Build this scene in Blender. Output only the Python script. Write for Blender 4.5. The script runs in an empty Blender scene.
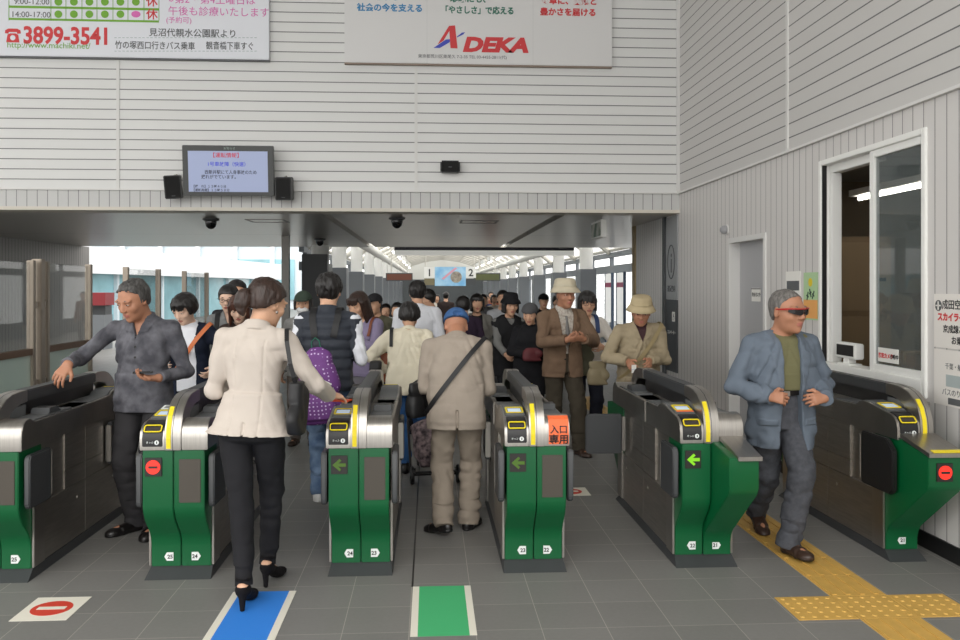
import bpy, bmesh, math, random
import numpy as np
from mathutils import Vector, Matrix, Euler
random.seed(7)
rng = np.random.default_rng(7)
SC = bpy.context.scene
COL = SC.collection
PI = math.pi

# ------------------------------------------------------------------ camera
YAW = math.atan(50 / 850)
cd = bpy.data.cameras.new('camera')
cam = bpy.data.objects.new('camera', cd)
COL.objects.link(cam)
cam.location = (0, 0, 1.6)
cam.rotation_euler = (PI / 2, 0, -YAW)
cd.sensor_fit = 'HORIZONTAL'
cd.sensor_width = 36.0
cd.lens = 36.0 * 850 / 960
cd.shift_y = -32 / 960
cd.clip_start = 0.05
cd.clip_end = 500
SC.camera = cam

# ------------------------------------------------------------------ light
SC.view_settings.view_transform = 'Standard'
SC.view_settings.look = 'None'
SC.view_settings.exposure = 0.0
SC.view_settings.gamma = 1.0
SC.view_settings.use_curve_mapping = False
w = bpy.data.worlds.new('overcast_sky')
SC.world = w
w.use_nodes = True
nt = w.node_tree
bg = nt.nodes['Background']
tc = nt.nodes.new('ShaderNodeTexCoord')
sep = nt.nodes.new('ShaderNodeSeparateXYZ')
nt.links.new(tc.outputs['Generated'], sep.inputs[0])
# overcast sky, brighter towards the open plaza behind the camera (-Y)
rampy = nt.nodes.new('ShaderNodeMapRange')
rampy.inputs['From Min'].default_value = 0.6
rampy.inputs['From Max'].default_value = -0.9
rampy.inputs['To Min'].default_value = 2.1
rampy.inputs['To Max'].default_value = 2.6
nt.links.new(sep.outputs['Y'], rampy.inputs['Value'])
bg.inputs['Color'].default_value = (1.0, 0.99, 0.97, 1)
nt.links.new(rampy.outputs[0], bg.inputs['Strength'])
sd = bpy.data.lights.new('hazy_sun', 'SUN')
sd.energy = 0.8
sd.angle = math.radians(50)
sd.color = (1.0, 0.97, 0.92)
sun = bpy.data.objects.new('hazy_sun', sd)
COL.objects.link(sun)
sun.rotation_euler = Vector((0.12, 0.80, -0.62)).to_track_quat('-Z', 'Y').to_euler()

# ------------------------------------------------------------------ materials
def lin(c):
    return tuple(((v / 255 + 0.055) / 1.055) ** 2.4 if v > 10.3 else v / 255 / 12.92 for v in c[:3]) + (1,)
MATS = {}
def mat(name, col, rough=0.6, metal=0.0, var=0.0, vscale=20.0, bump=0.0, bscale=60.0, col2=None, emit=0.0,
        stretch=(1, 1, 1), spec=0.5, alpha=1.0, trans=0.0, sheen=0.0):
    if name in MATS:
        return MATS[name]
    m = bpy.data.materials.new(name)
    m.use_nodes = True
    t = m.node_tree
    b = t.nodes['Principled BSDF']
    b.inputs['Base Color'].default_value = lin(col)
    b.inputs['Roughness'].default_value = rough
    b.inputs['Metallic'].default_value = metal
    b.inputs['Specular IOR Level'].default_value = spec
    if trans:
        b.inputs['Transmission Weight'].default_value = trans
        b.inputs['IOR'].default_value = 1.05
    if alpha < 1:
        b.inputs['Alpha'].default_value = alpha
    if emit:
        b.inputs['Emission Color'].default_value = lin(col)
        b.inputs['Emission Strength'].default_value = emit
    if var or bump or col2:
        co = t.nodes.new('ShaderNodeTexCoord')
        mp = t.nodes.new('ShaderNodeMapping')
        mp.inputs['Scale'].default_value = stretch
        t.links.new(co.outputs['Object'], mp.inputs[0])
    if var or col2:
        n = t.nodes.new('ShaderNodeTexNoise')
        n.inputs['Scale'].default_value = vscale
        n.inputs['Detail'].default_value = 4
        t.links.new(mp.outputs[0], n.inputs['Vector'])
        r = t.nodes.new('ShaderNodeValToRGB')
        c1 = lin(col)
        c2 = lin(col2) if col2 else tuple(max(0, v * (1 - var)) for v in c1[:3]) + (1,)
        r.color_ramp.elements[0].position = 0.35
        r.color_ramp.elements[1].position = 0.65
        r.color_ramp.elements[0].color = c2
        r.color_ramp.elements[1].color = c1
        t.links.new(n.outputs['Fac'], r.inputs[0])
        t.links.new(r.outputs[0], b.inputs['Base Color'])
    if bump:
        n2 = t.nodes.new('ShaderNodeTexNoise')
        n2.inputs['Scale'].default_value = bscale
        n2.inputs['Detail'].default_value = 3
        t.links.new(mp.outputs[0], n2.inputs['Vector'])
        bp = t.nodes.new('ShaderNodeBump')
        bp.inputs['Strength'].default_value = bump
        bp.inputs['Distance'].default_value = 0.01
        t.links.new(n2.outputs['Fac'], bp.inputs['Height'])
        t.links.new(bp.outputs[0], b.inputs['Normal'])
    MATS[name] = m
    return m

def stripe_mat(name, col, line_col, axis, pitch, width, rough=0.5, offset=0.0, metal=0.0, bump=0.4, var=0.03):
    """ panel cladding: thin grooves every pitch metres along one world axis """
    m = bpy.data.materials.new(name)
    m.use_nodes = True
    t = m.node_tree
    b = t.nodes['Principled BSDF']
    b.inputs['Roughness'].default_value = rough
    b.inputs['Metallic'].default_value = metal
    co = t.nodes.new('ShaderNodeTexCoord')
    s = t.nodes.new('ShaderNodeSeparateXYZ')
    t.links.new(co.outputs['Object'], s.inputs[0])
    a = t.nodes.new('ShaderNodeMath'); a.operation = 'ADD'; a.inputs[1].default_value = offset + 100 * pitch
    t.links.new(s.outputs['XYZ'.index(axis)], a.inputs[0])
    d = t.nodes.new('ShaderNodeMath'); d.operation = 'DIVIDE'; d.inputs[1].default_value = pitch
    t.links.new(a.outputs[0], d.inputs[0])
    f = t.nodes.new('ShaderNodeMath'); f.operation = 'FRACT'
    t.links.new(d.outputs[0], f.inputs[0])
    l = t.nodes.new('ShaderNodeMath'); l.operation = 'LESS_THAN'; l.inputs[1].default_value = width / pitch
    t.links.new(f.outputs[0], l.inputs[0])
    fl = t.nodes.new('ShaderNodeMath'); fl.operation = 'FLOOR'
    t.links.new(d.outputs[0], fl.inputs[0])
    wn = t.nodes.new('ShaderNodeTexWhiteNoise'); wn.noise_dimensions = '1D'
    t.links.new(fl.outputs[0], wn.inputs['W'])
    mr = t.nodes.new('ShaderNodeMapRange')
    mr.inputs['To Min'].default_value = 1 - var; mr.inputs['To Max'].default_value = 1
    t.links.new(wn.outputs['Value'], mr.inputs['Value'])
    vm = t.nodes.new('ShaderNodeVectorMath'); vm.operation = 'SCALE'
    vm.inputs[0].default_value = lin(col)[:3]
    t.links.new(mr.outputs[0], vm.inputs['Scale'])
    mx = t.nodes.new('ShaderNodeMix'); mx.data_type = 'RGBA'
    t.links.new(l.outputs[0], mx.inputs['Factor'])
    t.links.new(vm.outputs[0], mx.inputs['A'])
    mx.inputs['B'].default_value = lin(line_col)
    t.links.new(mx.outputs['Result'], b.inputs['Base Color'])
    if bump:
        inv = t.nodes.new('ShaderNodeMath'); inv.operation = 'SUBTRACT'; inv.inputs[0].default_value = 1
        t.links.new(l.outputs[0], inv.inputs[1])
        bp = t.nodes.new('ShaderNodeBump'); bp.inputs['Strength'].default_value = bump; bp.inputs['Distance'].default_value = 0.006
        t.links.new(inv.outputs[0], bp.inputs['Height'])
        t.links.new(bp.outputs[0], b.inputs['Normal'])
    MATS[name] = m
    return m

# ------------------------------------------------------------------ object helpers
def tag(o, label=None, cat=None, group=None, kind=None):
    if label: o['label'] = label
    if cat: o['category'] = cat
    if group: o['group'] = group
    if kind: o['kind'] = kind
    return o

def thing(name, label, cat, loc=(0, 0, 0), rz=0.0, group=None):
    o = bpy.data.objects.new(name, None)
    o.empty_display_size = 0.1
    COL.objects.link(o)
    o.location = loc if len(loc) == 3 else (loc[0], loc[1], 0.0)
    o.rotation_euler = (0, 0, rz)
    return tag(o, label, cat, group)

def link_mesh(name, me, m=None, parent=None, loc=None, rot=None):
    o = bpy.data.objects.new(name, me)
    COL.objects.link(o)
    if m is not None:
        for k in (m if isinstance(m, (list, tuple)) else [m]):
            me.materials.append(k)
    if parent: o.parent = parent
    if loc is not None: o.location = loc
    if rot is not None: o.rotation_euler = rot
    return o

def bm_obj(name, bm, m=None, parent=None, smooth=False, loc=None, rot=None, bevel=0.0, segs=2):
    me = bpy.data.meshes.new(name)
    bmesh.ops.recalc_face_normals(bm, faces=bm.faces)
    if bevel:
        es = [e for e in bm.edges if len(e.link_faces) == 2 and e.calc_face_angle() > 0.5]
        bmesh.ops.bevel(bm, geom=es, offset=bevel, segments=segs, affect='EDGES', clamp_overlap=True)
    bm.to_mesh(me)
    bm.free()
    if smooth:
        me.polygons.foreach_set('use_smooth', [True] * len(me.polygons))
        if smooth == 'auto':
            me.set_sharp_from_angle(angle=math.radians(40))
    return link_mesh(name, me, m, parent, loc, rot)

def add_box(bm, lo, hi, M=None):
    vs = [bm.verts.new((x, y, z)) for x in (lo[0], hi[0]) for y in (lo[1], hi[1]) for z in (lo[2], hi[2])]
    for q in ((0, 1, 3, 2), (4, 6, 7, 5), (0, 4, 5, 1), (2, 3, 7, 6), (0, 2, 6, 4), (1, 5, 7, 3)):
        bm.faces.new([vs[i] for i in q])
    if M is not None:
        bmesh.ops.transform(bm, matrix=M, verts=vs)
    return vs

def box(name, lo, hi, m=None, parent=None, bevel=0.0, kind=None, loc=None, rot=None, segs=2):
    bm = bmesh.new()
    add_box(bm, lo, hi)
    o = bm_obj(name, bm, m, parent, smooth='auto' if bevel else False, loc=loc, rot=rot, bevel=bevel, segs=segs)
    if kind: o['kind'] = kind
    return o

def add_prism(bm, pts, axis, a, b):
    """ polygon pts (2D) extruded along axis from a to b; the 2D axes are the other two in xyz order """
    def P(p, t):
        return {'x': (t, p[0], p[1]), 'y': (p[0], t, p[1]), 'z': (p[0], p[1], t)}[axis]
    A = [bm.verts.new(P(p, a)) for p in pts]
    B = [bm.verts.new(P(p, b)) for p in pts]
    n = len(pts)
    bm.faces.new(A); bm.faces.new(B[::-1])
    for i in range(n):
        bm.faces.new((A[i], B[i], B[(i + 1) % n], A[(i + 1) % n]))
    return A + B

def prism(name, pts, axis, a, b, m=None, parent=None, bevel=0.0, smooth='auto', loc=None, rot=None, kind=None):
    bm = bmesh.new()
    add_prism(bm, pts, axis, a, b)
    o = bm_obj(name, bm, m, parent, smooth=smooth, bevel=bevel, loc=loc, rot=rot)
    if kind: o['kind'] = kind
    return o

def add_tube(bm, pts, r, n=8, caps=True, flat=None):
    """ tube along a polyline; r a number or list; flat=(w,t,normals) gives a ribbon-like section """
    pts = [Vector(p) for p in pts]
    rings = []
    up = Vector((0.13, 0.07, 1)).normalized()
    prev = None
    for i, p in enumerate(pts):
        d = (pts[min(i + 1, len(pts) - 1)] - pts[max(i - 1, 0)]).normalized()
        if prev is None:
            a = d.cross(up)
            if a.length < 1e-3: a = d.cross(Vector((1, 0, 0)))
            a.normalize()
        else:
            a = (prev - d * prev.dot(d)).normalized()
        prev = a
        b = d.cross(a)
        rr = r[i] if isinstance(r, (list, tuple)) else r
        rings.append([bm.verts.new(p + (a * math.cos(t) + b * math.sin(t)) * rr) for t in [2 * PI * k / n for k in range(n)]])
    for A, B in zip(rings[:-1], rings[1:]):
        for k in range(n):
            bm.faces.new((A[k], A[(k + 1) % n], B[(k + 1) % n], B[k]))
    if caps:
        bm.faces.new(rings[0][::-1]); bm.faces.new(rings[-1])

def tube(name, pts, r, m=None, parent=None, n=8):
    bm = bmesh.new()
    add_tube(bm, pts, r, n)
    return bm_obj(name, bm, m, parent, smooth='auto')

def add_ribbon(bm, pts, nrm, wdt, thick=0.004, closed=False):
    """ strap: pts centre line, nrm outward normals, width across """
    rows = []
    n = len(pts)
    for i in range(n):
        p = Vector(pts[i]); q = Vector(pts[(i + 1) % n] if closed else pts[min(i + 1, n - 1)]); s = Vector(pts[(i - 1) % n] if closed else pts[max(i - 1, 0)])
        d = (q - s).normalized()
        nn = Vector(nrm[i]).normalized()
        a = d.cross(nn).normalized() * wdt / 2
        t = nn * thick
        rows.append([bm.verts.new(v) for v in (p - a, p + a, p + a + t, p - a + t)])
    m = n if closed else n - 1
    for i in range(m):
        A, B = rows[i], rows[(i + 1) % n]
        for k in range(4):
            bm.faces.new((A[k], A[(k + 1) % 4], B[(k + 1) % 4], B[k]))
    if not closed:
        bm.faces.new(rows[0][::-1]); bm.faces.new(rows[-1])

def add_lathe(bm, prof, n=24, M=None, sx=1.0, sy=1.0, wob=None):
    rings = []
    vs = []
    for r, z in prof:
        ring = []
        for k in range(n):
            t = 2 * PI * k / n
            rr = r * (1 + (wob(t, r, z) if wob else 0))
            ring.append(bm.verts.new((rr * math.cos(t) * sx, rr * math.sin(t) * sy, z)))
        rings.append(ring); vs += ring
    for A, B in zip(rings[:-1], rings[1:]):
        for k in range(n):
            bm.faces.new((A[k], A[(k + 1) % n], B[(k + 1) % n], B[k]))
    if prof[0][0] > 1e-5: bm.faces.new(rings[0][::-1])
    if prof[-1][0] > 1e-5: bm.faces.new(rings[-1])
    bmesh.ops.remove_doubles(bm, verts=vs, dist=1e-5)
    if M is not None:
        bmesh.ops.transform(bm, matrix=M, verts=[v for v in vs if v.is_valid])

def lathe(name, prof, m=None, parent=None, n=24, loc=None, rot=None, M=None, sx=1, sy=1):
    bm = bmesh.new()
    add_lathe(bm, prof, n, M, sx, sy)
    return bm_obj(name, bm, m, parent, smooth='auto', loc=loc, rot=rot)

def text(name, body, size, loc, rot, m, parent=None, align='LEFT', depth=0.001, shear=0.0, bold=0.0, sx=1.0, valign='BOTTOM_BASELINE', space=1.0):
    cu = bpy.data.curves.new(name, 'FONT')
    cu.body = body
    cu.size = size
    cu.align_x = align
    cu.align_y = valign
    cu.extrude = depth
    cu.shear = shear
    cu.offset = bold
    cu.space_character = space
    cu.resolution_u = 3
    o = bpy.data.objects.new(name, cu)
    COL.objects.link(o)
    dg = bpy.context.evaluated_depsgraph_get()
    me = bpy.data.meshes.new_from_object(o.evaluated_get(dg))
    bpy.data.objects.remove(o)
    bpy.data.curves.remove(cu)
    me.name = name
    me.materials.clear()
    o = link_mesh(name, me, m, parent, loc, rot)
    o.scale = (sx, 1, 1)
    return o

def copy_tree(o, parent=None):
    c = o.copy()
    COL.objects.link(c)
    if parent is not None: c.parent = parent
    for ch in list(o.children):
        copy_tree(ch, c)
    return c
# ------------------------------------------------------------------ the setting
XW = 3.05          # right wall plane
YF = 10.26         # front (upper) wall plane
ZS = 2.52          # soffit height
def floor_material():
    m = bpy.data.materials.new('stone_tiles'); m.use_nodes = True
    t = m.node_tree; b = t.nodes['Principled BSDF']
    co = t.nodes.new('ShaderNodeTexCoord'); s = t.nodes.new('ShaderNodeSeparateXYZ'); t.links.new(co.outputs['Object'], s.inputs[0])
    def M(op, a, bb=None):
        n = t.nodes.new('ShaderNodeMath'); n.operation = op
        for i, v in enumerate((a, bb)):
            if v is None: continue
            if isinstance(v, (int, float)): n.inputs[i].default_value = v
            else: t.links.new(v, n.inputs[i])
        return n.outputs[0]
    ux = M('DIVIDE', M('ADD', s.outputs[0], 31.0 - .523 + .002), .31); uy = M('DIVIDE', M('ADD', s.outputs[1], 32.0 - 4.285 + .002), .32)
    gx = M('LESS_THAN', M('FRACT', ux), .013); gy = M('LESS_THAN', M('FRACT', uy), .0125)
    g = M('MAXIMUM', gx, gy)
    cx = t.nodes.new('ShaderNodeCombineXYZ'); t.links.new(M('FLOOR', ux), cx.inputs[0]); t.links.new(M('FLOOR', uy), cx.inputs[1])
    wn = t.nodes.new('ShaderNodeTexWhiteNoise'); wn.noise_dimensions = '2D'; t.links.new(cx.outputs[0], wn.inputs['Vector'])
    no = t.nodes.new('ShaderNodeTexNoise'); no.inputs['Scale'].default_value = 45; no.inputs['Detail'].default_value = 5; t.links.new(co.outputs['Object'], no.inputs['Vector'])
    n3 = t.nodes.new('ShaderNodeTexNoise'); n3.inputs['Scale'].default_value = 1.4; n3.inputs['Detail'].default_value = 3; t.links.new(co.outputs['Object'], n3.inputs['Vector'])
    v = M('ADD', M('ADD', M('MULTIPLY', wn.outputs['Value'], .10), M('MULTIPLY', no.outputs['Fac'], .16)), M('ADD', M('MULTIPLY', n3.outputs['Fac'], .16), .78))
    sc = t.nodes.new('ShaderNodeVectorMath'); sc.operation = 'SCALE'; sc.inputs[0].default_value = lin(FLOOR_RGB)[:3]; t.links.new(v, sc.inputs['Scale'])
    mx = t.nodes.new('ShaderNodeMix'); mx.data_type = 'RGBA'; t.links.new(g, mx.inputs['Factor']); t.links.new(sc.outputs[0], mx.inputs['A']); mx.inputs['B'].default_value = lin(GROUT_RGB)
    t.links.new(mx.outputs['Result'], b.inputs['Base Color'])
    b.inputs['Roughness'].default_value = .5
    bp = t.nodes.new('ShaderNodeBump'); bp.inputs['Strength'].default_value = .15; bp.inputs['Distance'].default_value = .004
    t.links.new(no.outputs['Fac'], bp.inputs['Height']); t.links.new(bp.outputs[0], b.inputs['Normal'])
    return m
FLOOR_RGB = (121, 120, 117); GROUT_RGB = (160, 156, 148)
box('floor', (-45, -4, -.2), (9, 110, 0), floor_material(), kind='structure')

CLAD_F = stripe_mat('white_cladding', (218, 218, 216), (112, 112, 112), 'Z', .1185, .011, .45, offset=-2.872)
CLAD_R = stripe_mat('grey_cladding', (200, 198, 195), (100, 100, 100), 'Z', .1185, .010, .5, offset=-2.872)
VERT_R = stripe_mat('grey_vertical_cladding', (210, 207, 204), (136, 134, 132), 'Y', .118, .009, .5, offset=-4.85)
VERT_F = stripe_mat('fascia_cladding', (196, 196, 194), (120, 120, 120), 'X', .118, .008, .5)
VERT_D = stripe_mat('dark_slatted_wall', (146, 142, 138), (98, 96, 94), 'Y', .118, .016, .5)
TRIM = mat('pale_trim', (214, 213, 210), .45)
TRIMB = mat('beige_trim', (206, 200, 188), .5)
DARKG = mat('dark_grey_panel', (66, 68, 70), .5)
MIDG = mat('mid_grey_paint', (120, 124, 128), .5)
BLACKP = mat('black_plastic', (26, 26, 27), .42)
WHITEP = mat('white_paint', (232, 232, 228), .5)
STEEL = mat('brushed_steel', (176, 172, 166), .34, metal=1.0, var=.12, vscale=6, stretch=(30, 1, 1))
STEEL_D = mat('side_steel', (178, 173, 166), .42, metal=1.0, var=.16, vscale=5, stretch=(1, 1, 14))
BRONZE = mat('bronze_metal', (146, 136, 124), .4, metal=.8)
def glass_mat(name, col, opacity, rough=.02):
    m = bpy.data.materials.new(name); m.use_nodes = True
    t = m.node_tree
    t.nodes.remove(t.nodes['Principled BSDF'])
    out = t.nodes['Material Output']
    tr = t.nodes.new('ShaderNodeBsdfTransparent'); gl = t.nodes.new('ShaderNodeBsdfGlossy'); df = t.nodes.new('ShaderNodeBsdfDiffuse')
    gl.inputs['Roughness'].default_value = rough
    df.inputs['Color'].default_value = lin(col)
    tr.inputs['Color'].default_value = tuple(.86 + .14 * v for v in lin(col)[:3]) + (1,)
    fn_ = t.nodes.new('ShaderNodeFresnel'); fn_.inputs['IOR'].default_value = 1.4
    ge = t.nodes.new('ShaderNodeNewGeometry')
    fr = t.nodes.new('ShaderNodeMath'); fr.operation = 'MULTIPLY'
    iv = t.nodes.new('ShaderNodeMath'); iv.operation = 'SUBTRACT'; iv.inputs[0].default_value = 1
    t.links.new(ge.outputs['Backfacing'], iv.inputs[1]); t.links.new(fn_.outputs[0], fr.inputs[0]); t.links.new(iv.outputs[0], fr.inputs[1])
    a = t.nodes.new('ShaderNodeMixShader'); a.inputs[0].default_value = opacity
    t.links.new(tr.outputs[0], a.inputs[1]); t.links.new(df.outputs[0], a.inputs[2])
    bm_ = t.nodes.new('ShaderNodeMixShader'); t.links.new(fr.outputs[0], bm_.inputs[0]); t.links.new(a.outputs[0], bm_.inputs[1]); t.links.new(gl.outputs[0], bm_.inputs[2])
    t.links.new(bm_.outputs[0], out.inputs[0])
    return m
GLASS = glass_mat('clear_glass', (225, 235, 235), .04)
GLASS_ROOF = glass_mat('roof_glass', (250, 248, 240), .36)
GLASS_T = glass_mat('tinted_glass', (130, 140, 140), .22)
FROST = glass_mat('frosted_glass', (206, 224, 216), .62, .3)

def S_(name, lo, hi, m, bevel=0.0):
    return box(name, lo, hi, m, kind='structure', bevel=bevel)
S_('wall_front', (-9, YF, 2.765), (XW, YF + .35, 6.6), CLAD_F)
S_('trim_1', (-9, YF - .004, ZS + .035), (XW, YF + .35, 2.757), VERT_F)
S_('trim_2', (-9, YF - .03, 2.752), (XW - .03, YF + .02, 2.772), TRIM)
S_('trim_3', (-9, YF - .02, ZS - .004), (XW, YF + .36, ZS + .036), TRIMB)
for i, x in enumerate((-7.17, -3.674, -.168)):
    S_('trim_%d' % (4 + i), (x - .018, YF - .008, 2.772), (x + .018, YF + .02, 6.6), TRIM)
S_('trim_7', (XW - .035, YF - .035, 2.757), (XW + .0, YF + .02, 6.6), TRIM)
# right wall: upper boards, lower boards in strips round the door and the ticket window
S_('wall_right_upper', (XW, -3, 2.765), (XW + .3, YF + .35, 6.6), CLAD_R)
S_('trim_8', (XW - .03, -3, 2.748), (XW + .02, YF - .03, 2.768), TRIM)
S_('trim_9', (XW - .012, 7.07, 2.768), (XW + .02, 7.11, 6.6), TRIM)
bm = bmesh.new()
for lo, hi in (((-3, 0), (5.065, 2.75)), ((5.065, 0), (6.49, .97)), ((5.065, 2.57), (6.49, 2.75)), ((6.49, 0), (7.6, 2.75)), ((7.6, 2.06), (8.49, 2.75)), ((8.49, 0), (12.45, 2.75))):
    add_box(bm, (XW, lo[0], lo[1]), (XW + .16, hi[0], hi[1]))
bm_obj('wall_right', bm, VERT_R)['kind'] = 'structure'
S_('trim_10', (XW - .02, 12.45, 0), (XW + .3, 12.62, 2.52), mat('ochre_trim', (150, 132, 98), .6))
S_('baseboard_right', (XW - .012, -3, 0), (XW + .0, 7.58, .10), BLACKP)
S_('baseboard_right_far', (XW - .012, 8.51, 0), (XW + .0, 10.2, .10), BLACKP)
# door in the right wall
D = box('door_1', (XW + .10, 7.60, 0.0), (XW + .14, 8.49, 2.06), mat('door_grey', (170, 170, 172), .5), kind='structure')
bm = bmesh.new()
add_box(bm, (XW - .014, 7.555, 0), (XW + .10, 7.604, 2.105)); add_box(bm, (XW - .014, 8.484, 0), (XW + .165, 8.535, 2.105)); add_box(bm, (XW - .014, 7.60, 2.055), (XW + .165, 8.484, 2.105))
bm_obj('door_frame', bm, TRIM, D)
tube('door_handle', [(XW + .10, 7.70, 1.0), (XW + .05, 7.70, 1.0), (XW + .05, 7.80, 1.0)], .01, STEEL, D)
# ticket window
bm = bmesh.new()
for lo, hi in (((5.05, .92), (5.09, 2.59)), ((6.45, .92), (6.49, 2.59)), ((5.09, 2.55), (6.45, 2.59)), ((5.09, .92), (6.45, 1.03))):
    add_box(bm, (XW - .016, lo[0], lo[1]), (XW + .14, hi[0], hi[1]))
Wn = bm_obj('window_1', bm, WHITEP, bevel=.004); Wn['kind'] = 'structure'
bm = bmesh.new()
for lo, hi in (((5.09, 1.03), (5.13, 2.555)), ((5.69, 1.03), (5.75, 2.555)), ((5.13, 1.03), (5.69, 1.08)), ((5.13, 2.50), (5.69, 2.555))):
    add_box(bm, (XW + .005, lo[0], lo[1]), (XW + .045, hi[0], hi[1]))
bm_obj('sliding_sash', bm, WHITEP, Wn, bevel=.003)
box('window_pane', (XW + .02, 5.13, 1.08), (XW + .028, 5.69, 2.50), GLASS_T, Wn)
bm = bmesh.new()
for lo, hi in (((5.75, 2.49), (6.45, 2.555)), ((6.40, 1.03), (6.45, 2.49))):
    add_box(bm, (XW + .055, lo[0], lo[1]), (XW + .13, hi[0], hi[1]))
bm_obj('window_frame', bm, WHITEP, Wn, bevel=.003)
box('gasket', (XW - .004, 6.440, 1.03), (XW + .03, 6.449, 2.55), BLACKP, Wn)
bm = bmesh.new()
add_box(bm, (XW - .10, 5.02, .885), (XW + .0, 6.6, .905)); add_box(bm, (XW - .10, 5.02, .835), (XW - .085, 6.6, .885))
bm_obj('window_sill', bm, STEEL, Wn, bevel=.002)
# the office behind the window
OFF = mat('office_wall', (128, 116, 98), .8)
bm = bmesh.new()
add_box(bm, (5.6, 4.6, 0), (5.7, 9.0, 2.9)); add_box(bm, (XW + .16, 8.95, 0), (5.6, 9.05, 2.9)); add_box(bm, (XW + .16, 4.55, 0), (5.6, 4.6, 2.9))
bm_obj('wall_office', bm, OFF)['kind'] = 'structure'
S_('ceiling_office', (XW + .16, 4.55, 2.75), (5.7, 9.05, 2.85), mat('office_ceiling', (150, 148, 142), .8))
# soffit
SOF = stripe_mat('metal_soffit', (176, 172, 165), (70, 70, 70), 'Y', 4.15, .03, .28, offset=-14.79, metal=.85, bump=.2)
bm = bmesh.new()
add_box(bm, (-12, YF + .34, ZS), (-1.36, 19.2, 2.80)); add_box(bm, (-1.22, YF + .34, ZS), (1.56, 19.2, 2.80)); add_box(bm, (1.70, YF + .34, ZS), (XW + .3, 19.2, 2.80))
add_box(bm, (-12, YF + .34, 2.60), (XW + 3, 19.2, 2.80)); add_box(bm, (XW + .3, 12.6, ZS), (XW + 3, 19.2, 2.8))
bm_obj('ceiling', bm, SOF)['kind'] = 'structure'
S_('roof_slab', (-12, YF + .34, 2.82), (XW + 3, 19.2, 3.2), DARKG)
for i, x in enumerate((-2.22, .68)):
    bm = bmesh.new()
    for lo, hi in (((x - .26, 11.55), (x + .26, 11.58)), ((x - .26, 12.02), (x + .26, 12.05)), ((x - .26, 11.58), (x - .23, 12.02)), ((x + .23, 11.58), (x + .26, 12.02))):
        add_box(bm, (lo[0], lo[1], ZS - .006), (hi[0], hi[1], ZS + .002))
    o = bm_obj('ceiling_hatch', bm, mat('hatch_trim', (112, 110, 106), .4, metal=.6))
    tag(o, ['thin framed access hatch in the left part of the low metal ceiling', 'thin framed access hatch in the middle of the low metal ceiling'][i], 'hatch')
# high roof over the concourse, open to the plaza behind and at the far left
S_('roof_concourse', (-12, .4, 6.6), (XW + .3, YF + .35, 6.9), mat('roof_underside', (214, 214, 210), .6))
S_('trim_11', (-.099, 4.565, .0004), (-.090, 19, .0016), BLACKP)
# left side
S_('wall_left', (-7.85, 14.9, 0), (-7.65, 19.6, ZS), VERT_D)
S_('column_slim', (-2.62, 15.2, 0), (-2.49, 15.33, ZS), mat('slim_post', (110, 108, 104), .4, metal=.7))
# corridor beyond: columns, capitals, glass vault
COLM = mat('column_grey', (98, 102, 106), .5)
LX, RX = -2.35, 4.35
lcols = [18.4, 22.2, 27.5, 33, 38.5, 44, 49.5, 55, 60.5, 66]
rcols = [23.5, 28.6, 34.0, 39.4, 44.8, 50.2, 55.6, 61, 66.4]
cyl = mat('white_column', (226, 226, 222), .5)
for k, (X, ys) in enumerate(((LX, lcols), (RX, rcols))):
    sg = -1 if k == 0 else 1
    for y in ys:
        c = box('column', (X - .22, y - .35, 0), (X + .22, y + .35, 2.12), COLM, kind='structure', bevel=.01)
        lathe('capital', [(.19, 2.12), (.19, 3.0)], cyl, c, 16, M=Matrix.Translation((X, y, 0)))
def arc(y):
    return [(LX - .5, y, 2.55), (LX, y, 2.95), (LX + .9, y, 3.45), (LX + 2.0, y, 3.78), (1.0, y, 3.95), (RX - 2.0, y, 3.78), (RX - .9, y, 3.45), (RX, y, 2.95), (RX + .5, y, 2.55)]
ROOFW = mat('roof_white_steel', (206, 203, 194), .5)
for y in [20 + 2.7 * i for i in range(19)]:
    o = tube('roof_rib', arc(y), .08, ROOFW, n=8); o['kind'] = 'structure'
for j in range(9):
    a = arc(20)[j]
    o = tube('roof_purlin', [(a[0], 19.4, a[2] + .06), (a[0], 70, a[2] + .06)], .05, ROOFW, n=6); o['kind'] = 'structure'
for x, z in ((LX + .55, 2.78), (RX - .75, 2.74)):
    o = tube('roof_duct', [(x, 19.4, z), (x, 70, z)], .13, mat('duct_white', (222, 221, 216), .45), n=14); o['kind'] = 'structure'
bm = bmesh.new()
A = [(p[0], p[2] + .12) for p in arc(0)]
va = [bm.verts.new((x, 19.4, z)) for x, z in A]; vb = [bm.verts.new((x, 70, z)) for x, z in A]
for i in range(len(A) - 1): bm.faces.new((va[i], va[i + 1], vb[i + 1], vb[i]))
bm_obj('roof_glass', bm, GLASS_ROOF)['kind'] = 'structure'
for x, nm in ((LX - .55, 'wall_corridor_left'), (RX + .55, 'wall_corridor_right')):
    bm = bmesh.new()
    for y0 in np.arange(20, 70, 2.7):
        add_box(bm, (x - .05, y0 - .06, 0), (x + .05, y0 + .06, 2.5))
    add_box(bm, (x - .06, 19.4, 2.0), (x + .06, 70, 2.2)); add_box(bm, (x - .06, 19.4, 0), (x + .06, 70, .5)); add_box(bm, (x - .06, 19.4, 2.42), (x + .06, 70, 2.55))
    bm_obj(nm, bm, mat('corridor_frame', (120, 126, 132), .5))['kind'] = 'structure'
    bm = bmesh.new(); add_box(bm, (x - .01, 19.4, .5), (x + .01, 70, 2.0)); bm_obj(nm + '_glazing', bm, GLASS)['kind'] = 'structure'
S_('wall_corridor_end_upper', (LX - .5, 70, 2.3), (RX + .5, 70.3, 4.2), mat('end_wall_pale', (206, 206, 200), .6))
S_('wall_corridor_end', (LX - .5, 70, 0), (RX + .5, 70.3, 2.3), mat('end_wall', (70, 74, 76), .6))
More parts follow.
